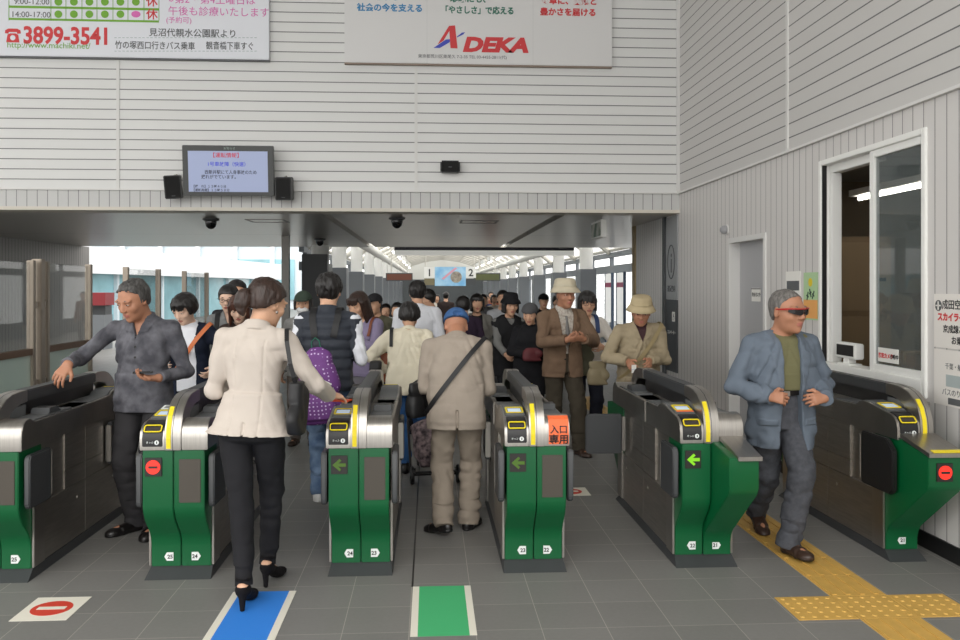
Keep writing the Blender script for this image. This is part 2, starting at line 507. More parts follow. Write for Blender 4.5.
# recess to the right beyond the wall end
S_('wall_recess_right', (5.9, 12.6, 0), (6.1, 19.4, ZS), mat('recess_grey', (150, 154, 158), .5))
S_('wall_right_return', (XW + .3, 12.5, 0), (6.1, 12.62, ZS), MIDG)
# ------------------------------------------------------------------ ticket gates
GREEN = mat('gate_green', (0, 88, 47), .38)
PLINTH = mat('plinth_grey', (78, 80, 82), .45, metal=.5)
CHAR = mat('charcoal_plastic', (58, 60, 62), .45)
DECK = mat('deck_grey', (92, 94, 95), .4)
YEL = mat('yellow_paint', (232, 210, 30), .5)
ORANGE = mat('orange_sticker', (240, 110, 60), .5)
SCREENB = mat('reader_screen', (190, 205, 225), .3, emit=.35)
GRILLE = mat('brown_grey_panel', (70, 64, 56), .5)
REDLED = mat('red_led', (244, 48, 36), .4, emit=.6)
GREENLED = mat('green_led', (120, 190, 30), .4, emit=.5)
DIMLED = mat('dim_green_led', (70, 104, 24), .4, emit=.06)
BLACKLED = mat('unlit_led', (36, 33, 30), .5)
PLATE = mat('plate_white', (226, 230, 228), .5)
INK = mat('ink_black', (24, 24, 26), .6)
GL = 1.60   # gate length
def mirror(o):
    """ copy of a part turned half round about the gate's middle (the far end of the gate) """
    c = copy_tree(o, o.parent)
    c.matrix_local = Matrix.Translation((0, GL, 0)) @ Matrix.Rotation(PI, 4, 'Z') @ o.matrix_local
    return c
def ring_frame(bm, x0, x1, z0, z1, t, y, d, rc=0.012):
    """ rounded rectangular frame lying in the xz plane at y """
    def rr(a0, a1, b0, b1, r):
        out = []
        for cx, cz, s in ((a1 - r, b1 - r, 0), (a0 + r, b1 - r, 1), (a0 + r, b0 + r, 2), (a1 - r, b0 + r, 3)):
            for k in range(5):
                t_ = (s + k / 4) * PI / 2
                out.append((cx + r * math.cos(t_), cz + r * math.sin(t_)))
        return out
    O = rr(x0, x1, z0, z1, rc); I = rr(x0 + t, x1 - t, z0 + t, z1 - t, max(.002, rc - t))
    n = len(O)
    vo = [bm.verts.new((p[0], y, p[1])) for p in O]; vi = [bm.verts.new((p[0], y, p[1])) for p in I]
    wo = [bm.verts.new((p[0], y + d, p[1])) for p in O]; wi = [bm.verts.new((p[0], y + d, p[1])) for p in I]
    for k in range(n):
        j = (k + 1) % n
        bm.faces.new((vo[k], vo[j], vi[j], vi[k])); bm.faces.new((wo[k], wi[k], wi[j], wo[j]))
        bm.faces.new((vo[k], wo[k], wo[j], vo[j])); bm.faces.new((vi[k], vi[j], wi[j], wi[k]))
def disc(name, r, y, x, z, m, parent, d=.003, n=28):
    bm = bmesh.new()
    bmesh.ops.create_cone(bm, cap_ends=True, segments=n, radius1=r, radius2=r, depth=d, matrix=Matrix.Translation((x, y, z)) @ Matrix.Rotation(PI / 2, 4, 'X'))
    return bm_obj(name, bm, m, parent, smooth='auto')
def indicator(T, x, z, y, state):
    p = box('direction_indicator', (x - .045, y - .006, z - .05), (x + .045, y + .01, z + .05), BLACKLED, T, bevel=.002)
    yy = y - .0085
    if state == 'stop':
        disc('stop_light', .038, yy, x, z, REDLED, p)
        box('bar', (x - .024, yy - .004, z - .006), (x + .024, yy - .001, z + .006), BLACKLED, p)
    else:
        m = GREENLED if state == 'arrow' else DIMLED
        pts = [(-.036, 0), (.002, .034), (.012, .024), (-.004, .009), (.036, .009), (.036, -.009), (-.004, -.009), (.012, -.024), (.002, -.034)]
        prism('arrow_light', [(x + a, z + b) for a, b in pts], 'y', yy - .002, yy + .002, m, p, smooth=False)
    return p
def number_plate(T, x, z, y, num, point):
    w_, h_ = .031, .023
    pts = [(-w_ * .6, h_), (w_ * .55, h_), (w_, 0), (w_ * .55, -h_), (-w_ * .6, -h_)] if point == 'R' else [(w_ * .6, h_), (-w_ * .55, h_), (-w_, 0), (-w_ * .55, -h_), (w_ * .6, -h_)]
    p = prism('number_plate', [(x + a, z + b) for a, b in pts], 'y', y - .003, y, PLATE, T, smooth=False)
    text('digits', num, .030, (x + (-.001 if point == 'R' else .001), y - .0035, z - .0105), (PI / 2, 0, 0), INK, p, 'CENTER', depth=.0005, bold=.0008)
    return p
GREEN_PROF = [(-.07, .725), (-.07, .42), (-.062, .385), (-.035, .335), (.045, .25), (.068, .21), (.078, .16), (.078, .05), (.20, .05), (.20, .725)]
NOSE_PROF = [(-.355, .695), (-.355, .53), (-.33, .49), (.035, .20), (.06, .165), (.075, .12), (.075, .05), (.20, .05), (.20, .735), (-.08, .735)]
CONS = [(-.075, .725), (-.077, .785), (-.066, .825), (-.040, .852), (.0, .866), (.06, .872), (.25, .90), (.32, .902), (.38, .885), (.40, .868), (.70, .862), (.70, .725)]
BLOCK = [(-.075, .725), (-.078, .79), (-.072, .835), (-.052, .868), (-.02, .885), (.02, .889), (.05, .880), (.07, .866), (.10, .862), (.90, .862), (.90, .725)]
ARCH = [(-.083, .725), (-.086, .79), (-.078, .845), (-.052, .905), (-.01, .95), (.05, .985), (.12, 1.005), (.21, 1.012), (.30, 1.012), (.30, .945), (.22, .94), (.15, .925), (.10, .90), (.08, .86), (.08, .725)]
def ticket_gate(label, xc, y0, left='dim', right=None, nums=(None, None), nose=None, half=False, sticker=False, open_far_left=True, orange=False, group=None, label2=False):
    T = thing('ticket_gate', label, 'ticket gate', (xc, y0, 0), 0, group)
    xr = .045 if half else .18
    xi = .03 if half else .17
    # plinth
    bm = bmesh.new()
    b0 = [bm.verts.new(p) for p in ((-.178, 0, 0), (xr, 0, 0), (xr, GL, 0), (-.178, GL, 0))]
    b1 = [bm.verts.new(p) for p in ((-.165, .085, .052), (xi, .085, .052), (xi, GL - .085, .052), (-.165, GL - .085, .052))]
    bm.faces.new(b0[::-1]); bm.faces.new(b1)
    for k in range(4): bm.faces.new((b0[k], b0[(k + 1) % 4], b1[(k + 1) % 4], b1[k]))
    bm_obj('plinth', bm, PLINTH, T)
    box('body', (-.155, .19, .052), (xi - .01, GL - .19, .862), STEEL_D, T)
    # side service panels with locks
    for sg in ((-1,) if half else (-1, 1)):
        xo = .168
        for (ya, yb, za, zb) in ((.10, 1.50, .727, .858), (.50, .80, .50, .722), (.805, 1.10, .50, .722), (.205, .80, .055, .36 if False else .385), (.805, 1.395, .055, .385), (.50, .80, .39, .495), (.805, 1.10, .39, .495)):
            lo = (-xo, ya, za) if sg < 0 else (.15, ya, za); hi = (-.15, yb, zb) if sg < 0 else (xo, yb, zb)
            if half and sg > 0: continue
            p = box('side_panel', lo, hi, STEEL_D, T, bevel=.0015)
            if za < .2 or (za > .6 and ya < .2):
                zz = .30 if za < .2 else .80
                yy = yb - .12 if za < .2 else .75
                bm = bmesh.new()
                bmesh.ops.create_cone(bm, cap_ends=True, segments=14, radius1=.012, radius2=.011, depth=.005, matrix=Matrix.Translation((sg * (xo + .002), yy, zz)) @ Matrix.Rotation(PI / 2, 4, 'Y'))
                bm_obj('lock', bm, STEEL, p)
        # bright corner strips
        for ya in (.080, GL - .21):
            box('corner_strip', (sg * .172 - .006, ya, .055), (sg * .172 + .006, ya + .13, .40), STEEL, T, bevel=.002)
    # front (and far) fronts
    ends = []
    lp = NOSE_PROF if nose == 'L' else GREEN_PROF
    rp = NOSE_PROF if nose == 'R' else GREEN_PROF
    def front(x0, x1, prof):
        return prism('front_panel', prof, 'x', x0, x1, GREEN, T, bevel=.004)
    gl_ = front(-.164, -.0025 if not half else .03, lp)
    ends.append(gl_)
    if not half:
        gr = front(.0025, .164, rp); ends.append(gr)
    for side, on in (('L', nose == 'L'), ('R', nose == 'R')):
        if on:
            xa, xb = (-.172, .04) if side == 'L' else (.045, .176)
            if half: xa, xb = -.17, .04
            led = prism('steel_ledge', [(-.375, .683), (-.375, .705), (-.09, .765), (.05, .765), (.05, .727), (-.09, .74), (-.365, .683)], 'x', xa, xb, STEEL, T, bevel=.002)
            if half:
                prism('yellow_edge', [(-.368, .7075), (-.368, .7095), (-.33, .7175), (-.33, .7155)], 'x', xa + .03, xb - .01, YEL, led, smooth=False)
    # reader console (left half at this end)
    con = prism('console', CONS, 'x', -.178, -.044, STEEL, T, bevel=.003); ends.append(con)
    dk = prism('deck', [(.06, .874), (.24, .902), (.32, .906), (.39, .889), (.42, .872), (.72, .866), (.72, .85), (.06, .85)], 'x', -.165, -.046, DECK, T, bevel=.002); ends.append(dk)
    # black slot panel on the rounded nose
    pan = prism('slot_panel', [(-.0785, .742), (-.0805, .786), (-.070, .828), (-.042, .857), (.0, .871), (.035, .875), (.035, .86), (-.06, .80), (-.06, .742)], 'x', -.164, -.056, BLACKP, T, bevel=.003); ends.append(pan)
    def tilt(o, y, z, a):
        o.parent = T
        o.matrix_local = Matrix.Translation((0, y, z)) @ Matrix.Rotation(a, 4, 'X')
        return o
    bm = bmesh.new(); ring_frame(bm, -.158, -.062, -.024, .024, .006, -.004, .005)
    fr = tilt(bm_obj('slot_frame', bm, YEL, T), -.062, .840, -.78); ends.append(fr)
    sl_ = tilt(box('ticket_slot', (-.148, -.002, -.010), (-.072, .004, .010), mat('slot_dark', (60, 54, 50), .3), T), -.062, .840, -.78); ends.append(sl_)
    lg = tilt(disc('ic_symbol', .012, 0, -.085, 0, PLATE, T), -.0835, .768, -.04); ends.append(lg)
    l2 = tilt(box('ic_stroke', (-.087, -.004, -.006), (-.082, -.001, .007), BLACKP, T), -.0835, .768, -.04); ends.append(l2)
    lt = tilt(text('lettering', 'きっぷ', .013, (0, 0, 0), (0, 0, 0), PLATE, T, depth=.0005), -.0815, .764, 0); lt.matrix_local = Matrix.Translation((-.142, -.0822, .764)) @ Matrix.Rotation(PI / 2, 4, 'X'); ends.append(lt)
    # card reader pad with yellow frame on the sloped deck
    rd = tilt(box('card_reader', (-.160, .0, -.003), (-.050, .145, .006), DECK, T, bevel=.002), .065, .877, .148); ends.append(rd)
    bm = bmesh.new(); ring_frame(bm, -.156, -.054, -.055, .055, .010, 0, .004)
    q = bm_obj('reader_frame', bm, YEL, T); q.matrix_local = Matrix.Translation((0, .145, .898)) @ Matrix.Rotation(.148 - PI / 2, 4, 'X'); ends.append(q)
    sc = tilt(box('reader_screen', (-.142, .035, .006), (-.068, .105, .0085), SCREENB, T), .065, .877, .148); ends.append(sc)
    if orange:
        tilt(box('orange_label', (-.155, .003, .0055), (-.055, .028, .0075), ORANGE, T), .065, .877, .148)
    if label2:
        pl_ = tilt(box('paper_label', (-.158, .16, .004), (-.05, .235, .007), PLATE, T), .065, .877, .148)
        for k_, w_k in enumerate((.07, .05, .06)):
            q_ = tilt(box('printed_line', (-.145, .175 + .018 * k_, .0065), (-.145 + w_k, .184 + .018 * k_, .0078), INK, T), .065, .877, .148)
            q_.parent = pl_; q_.matrix_local = Matrix()
    # exit block (right half at this end)
    if not half:
        bl = prism('exit_block', BLOCK, 'x', .044, .182, STEEL, T, bevel=.003); ends.append(bl)
        d2 = prism('deck', [(.075, .866), (.12, .872), (.60, .872), (.60, .85), (.075, .85)], 'x', .048, .168, DECK, T, bevel=.002); ends.append(d2)
        hb = prism('ticket_outlet', [(.30, .87), (.32, .905), (.42, .905), (.47, .87)], 'x', .055, .16, CHAR, T, bevel=.003); ends.append(hb)
        s2 = box('outlet_slot', (.085, .33, .9045), (.13, .36, .907), BLACKP, T); ends.append(s2)
    # rail with steel arches
    ar = prism('rail_arch', ARCH, 'x', -.043, .043 if not half else .03, STEEL, T, bevel=.003); ends.append(ar)
    prism('rail', [(.29, .945), (.29, 1.011), (GL - .29, 1.011), (GL - .29, .945)], 'x', -.040, .040 if not half else .028, CHAR, T, bevel=.006)
    box('rail_web', (-.018, .28, .862), (.018, GL - .28, .948), BLACKP, T)
    box('rail_gap_filler', (-.041, .08, .86), (.041 if not half else .03, .28, .93), DECK, T)
    # yellow label on the arch
    lab = [(-.0865, .735), (-.0895, .79), (-.0815, .846), (-.055, .908), (-.013, .953), (-.010, .950), (-.051, .905), (-.077, .845), (-.085, .79), (-.082, .735)]
    yl = prism('yellow_label', lab, 'x', -.034, -.010, YEL, T, smooth=False); ends.append(yl)
    gv = prism('arch_seam', [(a - .0008, b + .0008) for a, b in ARCH[:9]] + [(.30, 1.010)] + [(a + .01, b - .004) for a, b in ARCH[:9][::-1]], 'x', -.0025, .0005, CHAR, T, smooth=False); ends.append(gv)
    # indicators, grille, plates
    if left:
        if half: indicator(T, -.075, .60, -.357, left)
        else: indicator(T, -.105, .635, -.072, left)
    if not half:
        if nose != 'R':
            box('speaker_panel', (.03, -.074, .44), (.145, -.068, .675), GRILLE, T, bevel=.002)
        else:
            pass
    if nums[0]: number_plate(T, -.062, .105, .0775, nums[0], 'L')
    if nums[1]: number_plate(T, .075, .105, .0775, nums[1], 'R')
    if sticker:
        st = prism('orange_sticker', [(-.0762, .735), (-.0790, .79), (-.0730, .836), (-.053, .8693), (-.021, .8863), (-.018, .883), (-.050, .866), (-.070, .833), (-.077, .79), (-.0745, .735)], 'x', .066, .178, ORANGE, T, smooth=False)
        s1 = text('lettering', '専用', .056, (.0, 0, 0), (0, 0, 0), INK, st, 'CENTER', depth=.0006, bold=.0012)
        s1.matrix_local = Matrix.Translation((.122, -.0805, .742)) @ Matrix.Rotation(PI / 2 + .04, 4, 'X')
        s1 = text('lettering', '入口', .050, (.0, 0, 0), (0, 0, 0), INK, st, 'CENTER', depth=.0006, bold=.0008)
        s1.matrix_local = Matrix.Translation((.122, -.083, .800)) @ Matrix.Rotation(PI / 2 - .24, 4, 'X')
    for o in ends: 
        if half and o.name.startswith('front_panel'): continue
        if not half: mirror(o)
    if half:
        prism('front_panel', GREEN_PROF, 'x', -.03, .164, GREEN, T, bevel=.004, loc=(0, GL, 0), rot=(0, 0, PI))
    # flaps: rounded charcoal leaves with steel hinges
    for sg in ((-1,) if half else (-1, 1)):
        for far in (0, 1):
            x0 = sg * .172
            opened = not (far and sg < 0 and not open_far_left)
            pts = [(0, 0), (.25, 0), (.275, .03), (.275, .23), (.22, .285), (0, .285)] if half else [(0, 0), (.245, 0), (.262, .02), (.262, .262), (.245, .285), (0, .285)]
            bm = bmesh.new()
            add_prism(bm, pts, 'x', -.016, .016)
            fl = bm_obj('flap', bm, BLACKP if half else CHAR, T, smooth='auto', bevel=.006)
            hg = box('hinge', (-.018, -.028, .02), (.018, -.004, .265), STEEL, fl, bevel=.004)
            if far:
                fl.matrix_local = Matrix.Translation((x0 + sg * .016, 1.16, .405)) if opened else Matrix.Translation((x0 + sg * .03, 1.30, .405)) @ Matrix.Rotation(PI / 2, 4, 'Z')
            else:
                fl.matrix_local = Matrix.Translation((x0 + sg * .022, .28 if half else .22, .405)) @ Matrix.Diagonal((1, -1.3 if half else -1, 1.12 if half else 1.02, 1)).to_4x4()
    return T
GY = 4.75
ticket_gate('steel ticket gate at far left, only its right half in the picture', -2.36, GY, None, None, ('26', '25'))
ticket_gate('green fronted ticket gate with round red stop light left of the beige jacket', -1.383, GY, 'stop', None, ('25', '24'), label2=True)
ticket_gate('green ticket gate with dim arrow just left of the old man in blue cap', -.389, GY, 'dim', None, ('24', '23'))
ticket_gate('green ticket gate with an orange lettered sticker on its right shoulder', .59, GY, 'dim', None, ('23', '22'), sticker=True)
ticket_gate('green ticket gate with bright arrow, closed far flap and jutting right front', 1.583, GY + .03, 'arrow', None, ('22', '21'), nose='R', open_far_left=False, orange=True)
ticket_gate('half width ticket gate against the right wall with black flap and red stop light', 2.86, GY + .06, 'stop', None, ('21', None), nose='L', half=True)
# ------------------------------------------------------------------ people: implicit-surface modelling
def V(*a): return np.array(a if len(a) == 3 else a[0], dtype=np.float64)
def nrmz(v): return v / (np.linalg.norm(v) + 1e-12)
def Rx(a): c, s = math.cos(a), math.sin(a); return np.array([[1, 0, 0], [0, c, -s], [0, s, c]])
def Ry(a): c, s = math.cos(a), math.sin(a); return np.array([[c, 0, s], [0, 1, 0], [-s, 0, c]])
def Rz(a): c, s = math.cos(a), math.sin(a); return np.array([[c, -s, 0], [s, c, 0], [0, 0, 1]])

_lat = rng.random((32, 32, 32)).astype(np.float32)
def vnoise(p):
    """ smooth value noise in [-1,1] at points p (N,3) """
    i = np.floor(p).astype(int); f = p - i
    f = f * f * (3 - 2 * f)
    i0 = i % 32; i1 = (i + 1) % 32
    def L(a, b, c): return _lat[a, b, c]
    x0, y0, z0 = i0.T; x1, y1, z1 = i1.T
    fx, fy, fz = f.T
    c00 = L(x0, y0, z0) * (1 - fx) + L(x1, y0, z0) * fx
    c10 = L(x0, y1, z0) * (1 - fx) + L(x1, y1, z0) * fx
    c01 = L(x0, y0, z1) * (1 - fx) + L(x1, y0, z1) * fx
    c11 = L(x0, y1, z1) * (1 - fx) + L(x1, y1, z1) * fx
    return ((c00 * (1 - fy) + c10 * fy) * (1 - fz) + (c01 * (1 - fy) + c11 * fy) * fz) * 2 - 1

class Field:
    def __init__(s, lo, hi, h):
        s.h = h
        s.lo = np.array(lo, float)
        n = np.maximum(4, np.ceil((np.array(hi) - lo) / h).astype(int) + 1)
        s.ax = [s.lo[i] + h * np.arange(n[i]) for i in range(3)]
        s.F = np.full(n, 0.25, np.float32)
    def _sub(s, lo, hi):
        sl = []
        for i in range(3):
            a = int(max(0, math.floor((lo[i] - s.lo[i]) / s.h)))
            b = int(min(len(s.ax[i]), math.ceil((hi[i] - s.lo[i]) / s.h) + 1))
            if b <= a: return None
            sl.append(slice(a, b))
        return tuple(sl)
    def apply(s, fn, lo, hi, k, op):
        pad = k + 3 * s.h if op == '+' else k + 2 * s.h
        sl = s._sub(np.array(lo) - pad, np.array(hi) + pad)
        if sl is None: return
        X = s.ax[0][sl[0]][:, None, None]; Y = s.ax[1][sl[1]][None, :, None]; Z = s.ax[2][sl[2]][None, None, :]
        d = fn(X, Y, Z).astype(np.float32)
        A = s.F[sl]
        if op == '+':
            m = np.minimum(A, d)
            if k > 0:
                hh = np.maximum(k - np.abs(A - d), 0); m -= hh * hh / (4 * k)
        else:
            d = -d
            m = np.maximum(A, d)
            if k > 0:
                hh = np.maximum(k - np.abs(A - d), 0); m += hh * hh / (4 * k)
        s.F[sl] = m
    def cone(s, a, b, ra, rb, k=0.0, op='+'):
        a = V(a); b = V(b); ab = b - a; L2 = float(ab @ ab) + 1e-12
        r = max(ra, rb)
        def fn(X, Y, Z):
            px, py, pz = X - a[0], Y - a[1], Z - a[2]
            t = np.clip((px * ab[0] + py * ab[1] + pz * ab[2]) / L2, 0, 1)
            return np.sqrt((px - ab[0] * t) ** 2 + (py - ab[1] * t) ** 2 + (pz - ab[2] * t) ** 2) - (ra + (rb - ra) * t)
        s.apply(fn, np.minimum(a, b) - r, np.maximum(a, b) + r, k, op)
    def chain(s, pts, rs, k=0.01, op='+'):
        for i in range(len(pts) - 1):
            s.cone(pts[i], pts[i + 1], rs[i], rs[i + 1], k, op)
    def ell(s, c, r, R=None, k=0.0, op='+'):
        c = V(c); r = V(r); R = np.eye(3) if R is None else R
        ext = np.sqrt((R ** 2) @ (r ** 2)); rm = float(r.min())
        def fn(X, Y, Z):
            px, py, pz = X - c[0], Y - c[1], Z - c[2]
            q = [(px * R[0, i] + py * R[1, i] + pz * R[2, i]) for i in range(3)]
            k0 = np.sqrt((q[0] / r[0]) ** 2 + (q[1] / r[1]) ** 2 + (q[2] / r[2]) ** 2)
            k1 = np.sqrt((q[0] / r[0] ** 2) ** 2 + (q[1] / r[1] ** 2) ** 2 + (q[2] / r[2] ** 2) ** 2) + 1e-9
            return np.clip(k0 * (k0 - 1) / k1, -rm, 10)
        s.apply(fn, c - ext, c + ext, k, op)
    def eseg(s, c0, c1, r0, r1, xa, k=0.0, op='+', cap=0.5, n=2.3):
        """ tube between two sections of super-elliptical shape (rx along xa, ry across) """
        c0 = V(c0); c1 = V(c1); wv = c1 - c0; L = float(np.linalg.norm(wv)) + 1e-9; wv = wv / L
        u = nrmz(V(xa) - wv * float(V(xa) @ wv)); v = np.cross(wv, u)
        R = max(max(r0), max(r1))
        def fn(X, Y, Z):
            px, py, pz = X - c0[0], Y - c0[1], Z - c0[2]
            a = px * wv[0] + py * wv[1] + pz * wv[2]
            t = np.clip(a / L, 0, 1)
            rx = r0[0] + (r1[0] - r0[0]) * t; ry = r0[1] + (r1[1] - r0[1]) * t
            e = a - t * L
            rm = np.minimum(rx, ry)
            qu = np.abs(px * u[0] + py * u[1] + pz * u[2]) / rx; qv = np.abs(px * v[0] + py * v[1] + pz * v[2]) / ry
            q = (qu ** n + qv ** n) ** (1 / n)
            q = np.sqrt(q ** 2 + (e / (rm * cap)) ** 2)
            return (q - 1) * rm * 0.9
        s.apply(fn, np.minimum(c0, c1) - R, np.maximum(c0, c1) + R, k, op)
    def eloft(s, secs, k=0.0, op='+', cap0=0.15, cap1=0.6, n=2.3, sub=3):
        """ one smooth tube through sections (centre, rx, ry, xaxis); no bulges at the joints """
        m = len(secs)
        C = np.array([V(q[0]) for q in secs]); R = np.array([(q[1], q[2]) for q in secs]); A = np.array([V(q[3]) for q in secs])
        D = np.concatenate([C, R, A], 1)
        out = []
        for i in range(m - 1):
            p0 = D[max(i - 1, 0)]; p1 = D[i]; p2 = D[i + 1]; p3 = D[min(i + 2, m - 1)]
            for j in range(sub):
                t = j / sub
                out.append(0.5 * (2 * p1 + (p2 - p0) * t + (2 * p0 - 5 * p1 + 4 * p2 - p3) * t * t + (3 * p1 - p0 - 3 * p2 + p3) * t ** 3))
        out.append(D[-1])
        out = np.array(out)
        rmax = out[:, 3:5].max()
        lo = out[:, :3].min(0) - rmax; hi = out[:, :3].max(0) + rmax
        def fn(X, Y, Z):
            best = None
            for i in range(len(out) - 1):
                c0 = out[i, :3]; wv = out[i + 1, :3] - c0; L = float(np.linalg.norm(wv)) + 1e-9; wv = wv / L
                u = out[i, 5:8]; u = nrmz(u - wv * float(u @ wv)); v = np.cross(wv, u)
                px, py, pz = X - c0[0], Y - c0[1], Z - c0[2]
                a = px * wv[0] + py * wv[1] + pz * wv[2]
                t = np.clip(a / L, 0, 1)
                rx = out[i, 3] + (out[i + 1, 3] - out[i, 3]) * t; ry = out[i, 4] + (out[i + 1, 4] - out[i, 4]) * t
                e = a - t * L
                rm = np.minimum(rx, ry)
                cp = np.where(e < 0, cap0 if i == 0 else 0.3, cap1 if i == len(out) - 2 else 0.3)
                q = ((np.abs(px * u[0] + py * u[1] + pz * u[2]) / rx) ** n + (np.abs(px * v[0] + py * v[1] + pz * v[2]) / ry) ** n) ** (1 / n)
                q = np.sqrt(q ** 2 + (e / (rm * cp)) ** 2)
                d = (q - 1) * rm * 0.9
                best = d if best is None else np.minimum(best, d)
            return best
        s.apply(fn, lo, hi, k, op)
    def band(s, wd):
        idx = np.nonzero(np.abs(s.F) < wd)
        P = np.stack([s.ax[i][idx[i]] for i in range(3)], 1)
        return idx, P
    def noise(s, amp, scale, ridged=False, seed=0.0, wfun=None):
        idx, P = s.band(0.03)
        n = vnoise(P * np.array(scale) + seed)
        if ridged: n = 1 - 2 * np.abs(n)
        d = amp * n
        if wfun is not None: d = d * wfun(P)
        s.F[idx] += d.astype(np.float32)
    def clip(s, c, n, rnd=0.0):
        """ remove what lies on the +n side of the plane """
        c = V(c); n = nrmz(V(n))
        d = ((s.ax[0][:, None, None] - c[0]) * n[0] + (s.ax[1][None, :, None] - c[1]) * n[1] + (s.ax[2][None, None, :] - c[2]) * n[2]).astype(np.float32)
        s.F = np.maximum(s.F, d)
    def local(s, fn, wd=0.08):
        """ fn(P, F) -> new F on the near-surface band """
        idx, P = s.band(wd)
        s.F[idx] = fn(P, s.F[idx]).astype(np.float32)
    def sample(s, P):
        q = (np.asarray(P, float) - s.lo) / s.h
        n = np.array(s.F.shape)
        i = np.clip(np.floor(q).astype(int), 0, n - 2); f = np.clip(q - i, 0, 1)
        r = 0
        for dx in (0, 1):
            for dy in (0, 1):
                for dz in (0, 1):
                    wt = (f[:, 0] if dx else 1 - f[:, 0]) * (f[:, 1] if dy else 1 - f[:, 1]) * (f[:, 2] if dz else 1 - f[:, 2])
                    r = r + wt * s.F[i[:, 0] + dx, i[:, 1] + dy, i[:, 2] + dz]
        return r
    def net(s):
        """ naive surface nets -> verts, quads """
        F = s.F.copy()
        F[0], F[-1], F[:, 0], F[:, -1], F[:, :, 0], F[:, :, -1] = (0.1,) * 6
        ins = F < 0
        c = ins[:-1, :-1, :-1].astype(np.int8)
        cnt = np.zeros(c.shape, np.int8)
        for dx in (0, 1):
            for dy in (0, 1):
                for dz in (0, 1):
                    cnt += ins[dx:ins.shape[0] - 1 + dx, dy:ins.shape[1] - 1 + dy, dz:ins.shape[2] - 1 + dz]
        act = (cnt > 0) & (cnt < 8)
        I = np.argwhere(act)
        if len(I) == 0: return np.zeros((0, 3)), np.zeros((0, 4), int)
        vid = np.full(act.shape, -1, np.int64)
        vid[act] = np.arange(len(I))
        acc = np.zeros((len(I), 3)); num = np.zeros(len(I))
        corners = [(0, 0, 0), (1, 0, 0), (0, 1, 0), (1, 1, 0), (0, 0, 1), (1, 0, 1), (0, 1, 1), (1, 1, 1)]
        val = [F[I[:, 0] + a, I[:, 1] + b, I[:, 2] + d] for a, b, d in corners]
        for a in range(8):
            for b in range(a + 1, 8):
                df = [corners[b][i] - corners[a][i] for i in range(3)]
                if sum(abs(x) for x in df) != 1: continue
                va, vb = val[a], val[b]
                m = (va < 0) != (vb < 0)
                t = va / np.where(m, va - vb, 1)
                p = np.array(corners[a])[None] + t[:, None] * np.array(df)[None]
                acc[m] += p[m]; num[m] += 1
        vt = s.lo + (I + acc / num[:, None]) * s.h
        quads = []
        for axx in range(3):
            o1, o2 = (axx + 1) % 3, (axx + 2) % 3
            sa = [slice(None)] * 3; sb = [slice(None)] * 3
            sa[axx] = slice(0, -1); sb[axx] = slice(1, None)
            A = ins[tuple(sa)]; B = ins[tuple(sb)]
            for flip in (False, True):
                E_ = np.argwhere((A & ~B) if not flip else (~A & B))
                E_ = E_[(E_[:, o1] > 0) & (E_[:, o2] > 0) & (E_[:, o1] < F.shape[o1] - 1) & (E_[:, o2] < F.shape[o2] - 1)]
                def vv(d1, d2):
                    q = E_.copy(); q[:, o1] -= d1; q[:, o2] -= d2
                    return vid[q[:, 0], q[:, 1], q[:, 2]]
                Q = np.stack([vv(1, 1), vv(0, 1), vv(0, 0), vv(1, 0)], 1)
                if flip: Q = Q[:, ::-1]
                quads.append(Q)
        Q = np.concatenate(quads)
        return vt, Q[(Q >= 0).all(1)]
    def mesh(s, name, m, parent, matfn=None, smooth_it=1, keep=None):
        vt, Q = s.net()
        if smooth_it and len(Q):
            for _ in range(smooth_it):
                acc = np.zeros_like(vt); num = np.zeros(len(vt))
                for a, b in ((0, 1), (1, 2), (2, 3), (3, 0)):
                    np.add.at(acc, Q[:, a], vt[Q[:, b]]); np.add.at(acc, Q[:, b], vt[Q[:, a]])
                    np.add.at(num, Q[:, a], 1); np.add.at(num, Q[:, b], 1)
                vt = vt * 0.5 + 0.5 * acc / np.maximum(num, 1)[:, None]
        if keep is not None and len(Q):
            # drop small loose bits: keep faces whose centre passes
            pass
        me = bpy.data.meshes.new(name)
        me.vertices.add(len(vt)); me.vertices.foreach_set('co', vt.astype(np.float32).ravel())
        me.loops.add(len(Q) * 4); me.loops.foreach_set('vertex_index', Q.astype(np.int32).ravel())
        me.polygons.add(len(Q))
        me.polygons.foreach_set('loop_start', np.arange(0, len(Q) * 4, 4, dtype=np.int32))
        me.polygons.foreach_set('loop_total', np.full(len(Q), 4, np.int32))
        me.update(calc_edges=True)
        me.polygons.foreach_set('use_smooth', np.ones(len(Q), bool))
        o = link_mesh(name, me, m, parent)
        if matfn is not None and len(Q):
            C = vt[Q].mean(1)
            me.polygons.foreach_set('material_index', matfn(C).astype(np.int32))
        return o

def ik(a, b, l1, l2, hint):
    """ middle joint of a two-bone limb from a to b bending towards hint; returns (mid, end) """
    a = V(a); b = V(b); d = b - a; L = np.linalg.norm(d)
    mx = (l1 + l2) * 0.995
    if L > mx:
        b = a + d / L * mx; d = b - a; L = mx
    dn = d / L
    x = (l1 * l1 - l2 * l2 + L * L) / (2 * L)
    hgt = math.sqrt(max(0, l1 * l1 - x * x))
    hv = V(hint); hv = nrmz(hv - dn * (hv @ dn))
    return a + dn * x + hv * hgt, b
SKIN = mat('skin', (214, 168, 138), 0.55, var=0.10, vscale=14, bump=0.08, bscale=120)
SKIN_TAN = mat('skin_tanned', (178, 126, 98), 0.55, var=0.12, vscale=14, bump=0.08, bscale=120)
SKIN_PALE = mat('skin_pale', (226, 188, 164), 0.55, var=0.08, vscale=14)
LIPS = mat('lips', (176, 112, 98), 0.45)
EYEW = mat('eye_white', (196, 188, 180), 0.4)
IRIS = mat('iris', (28, 20, 16), 0.2)
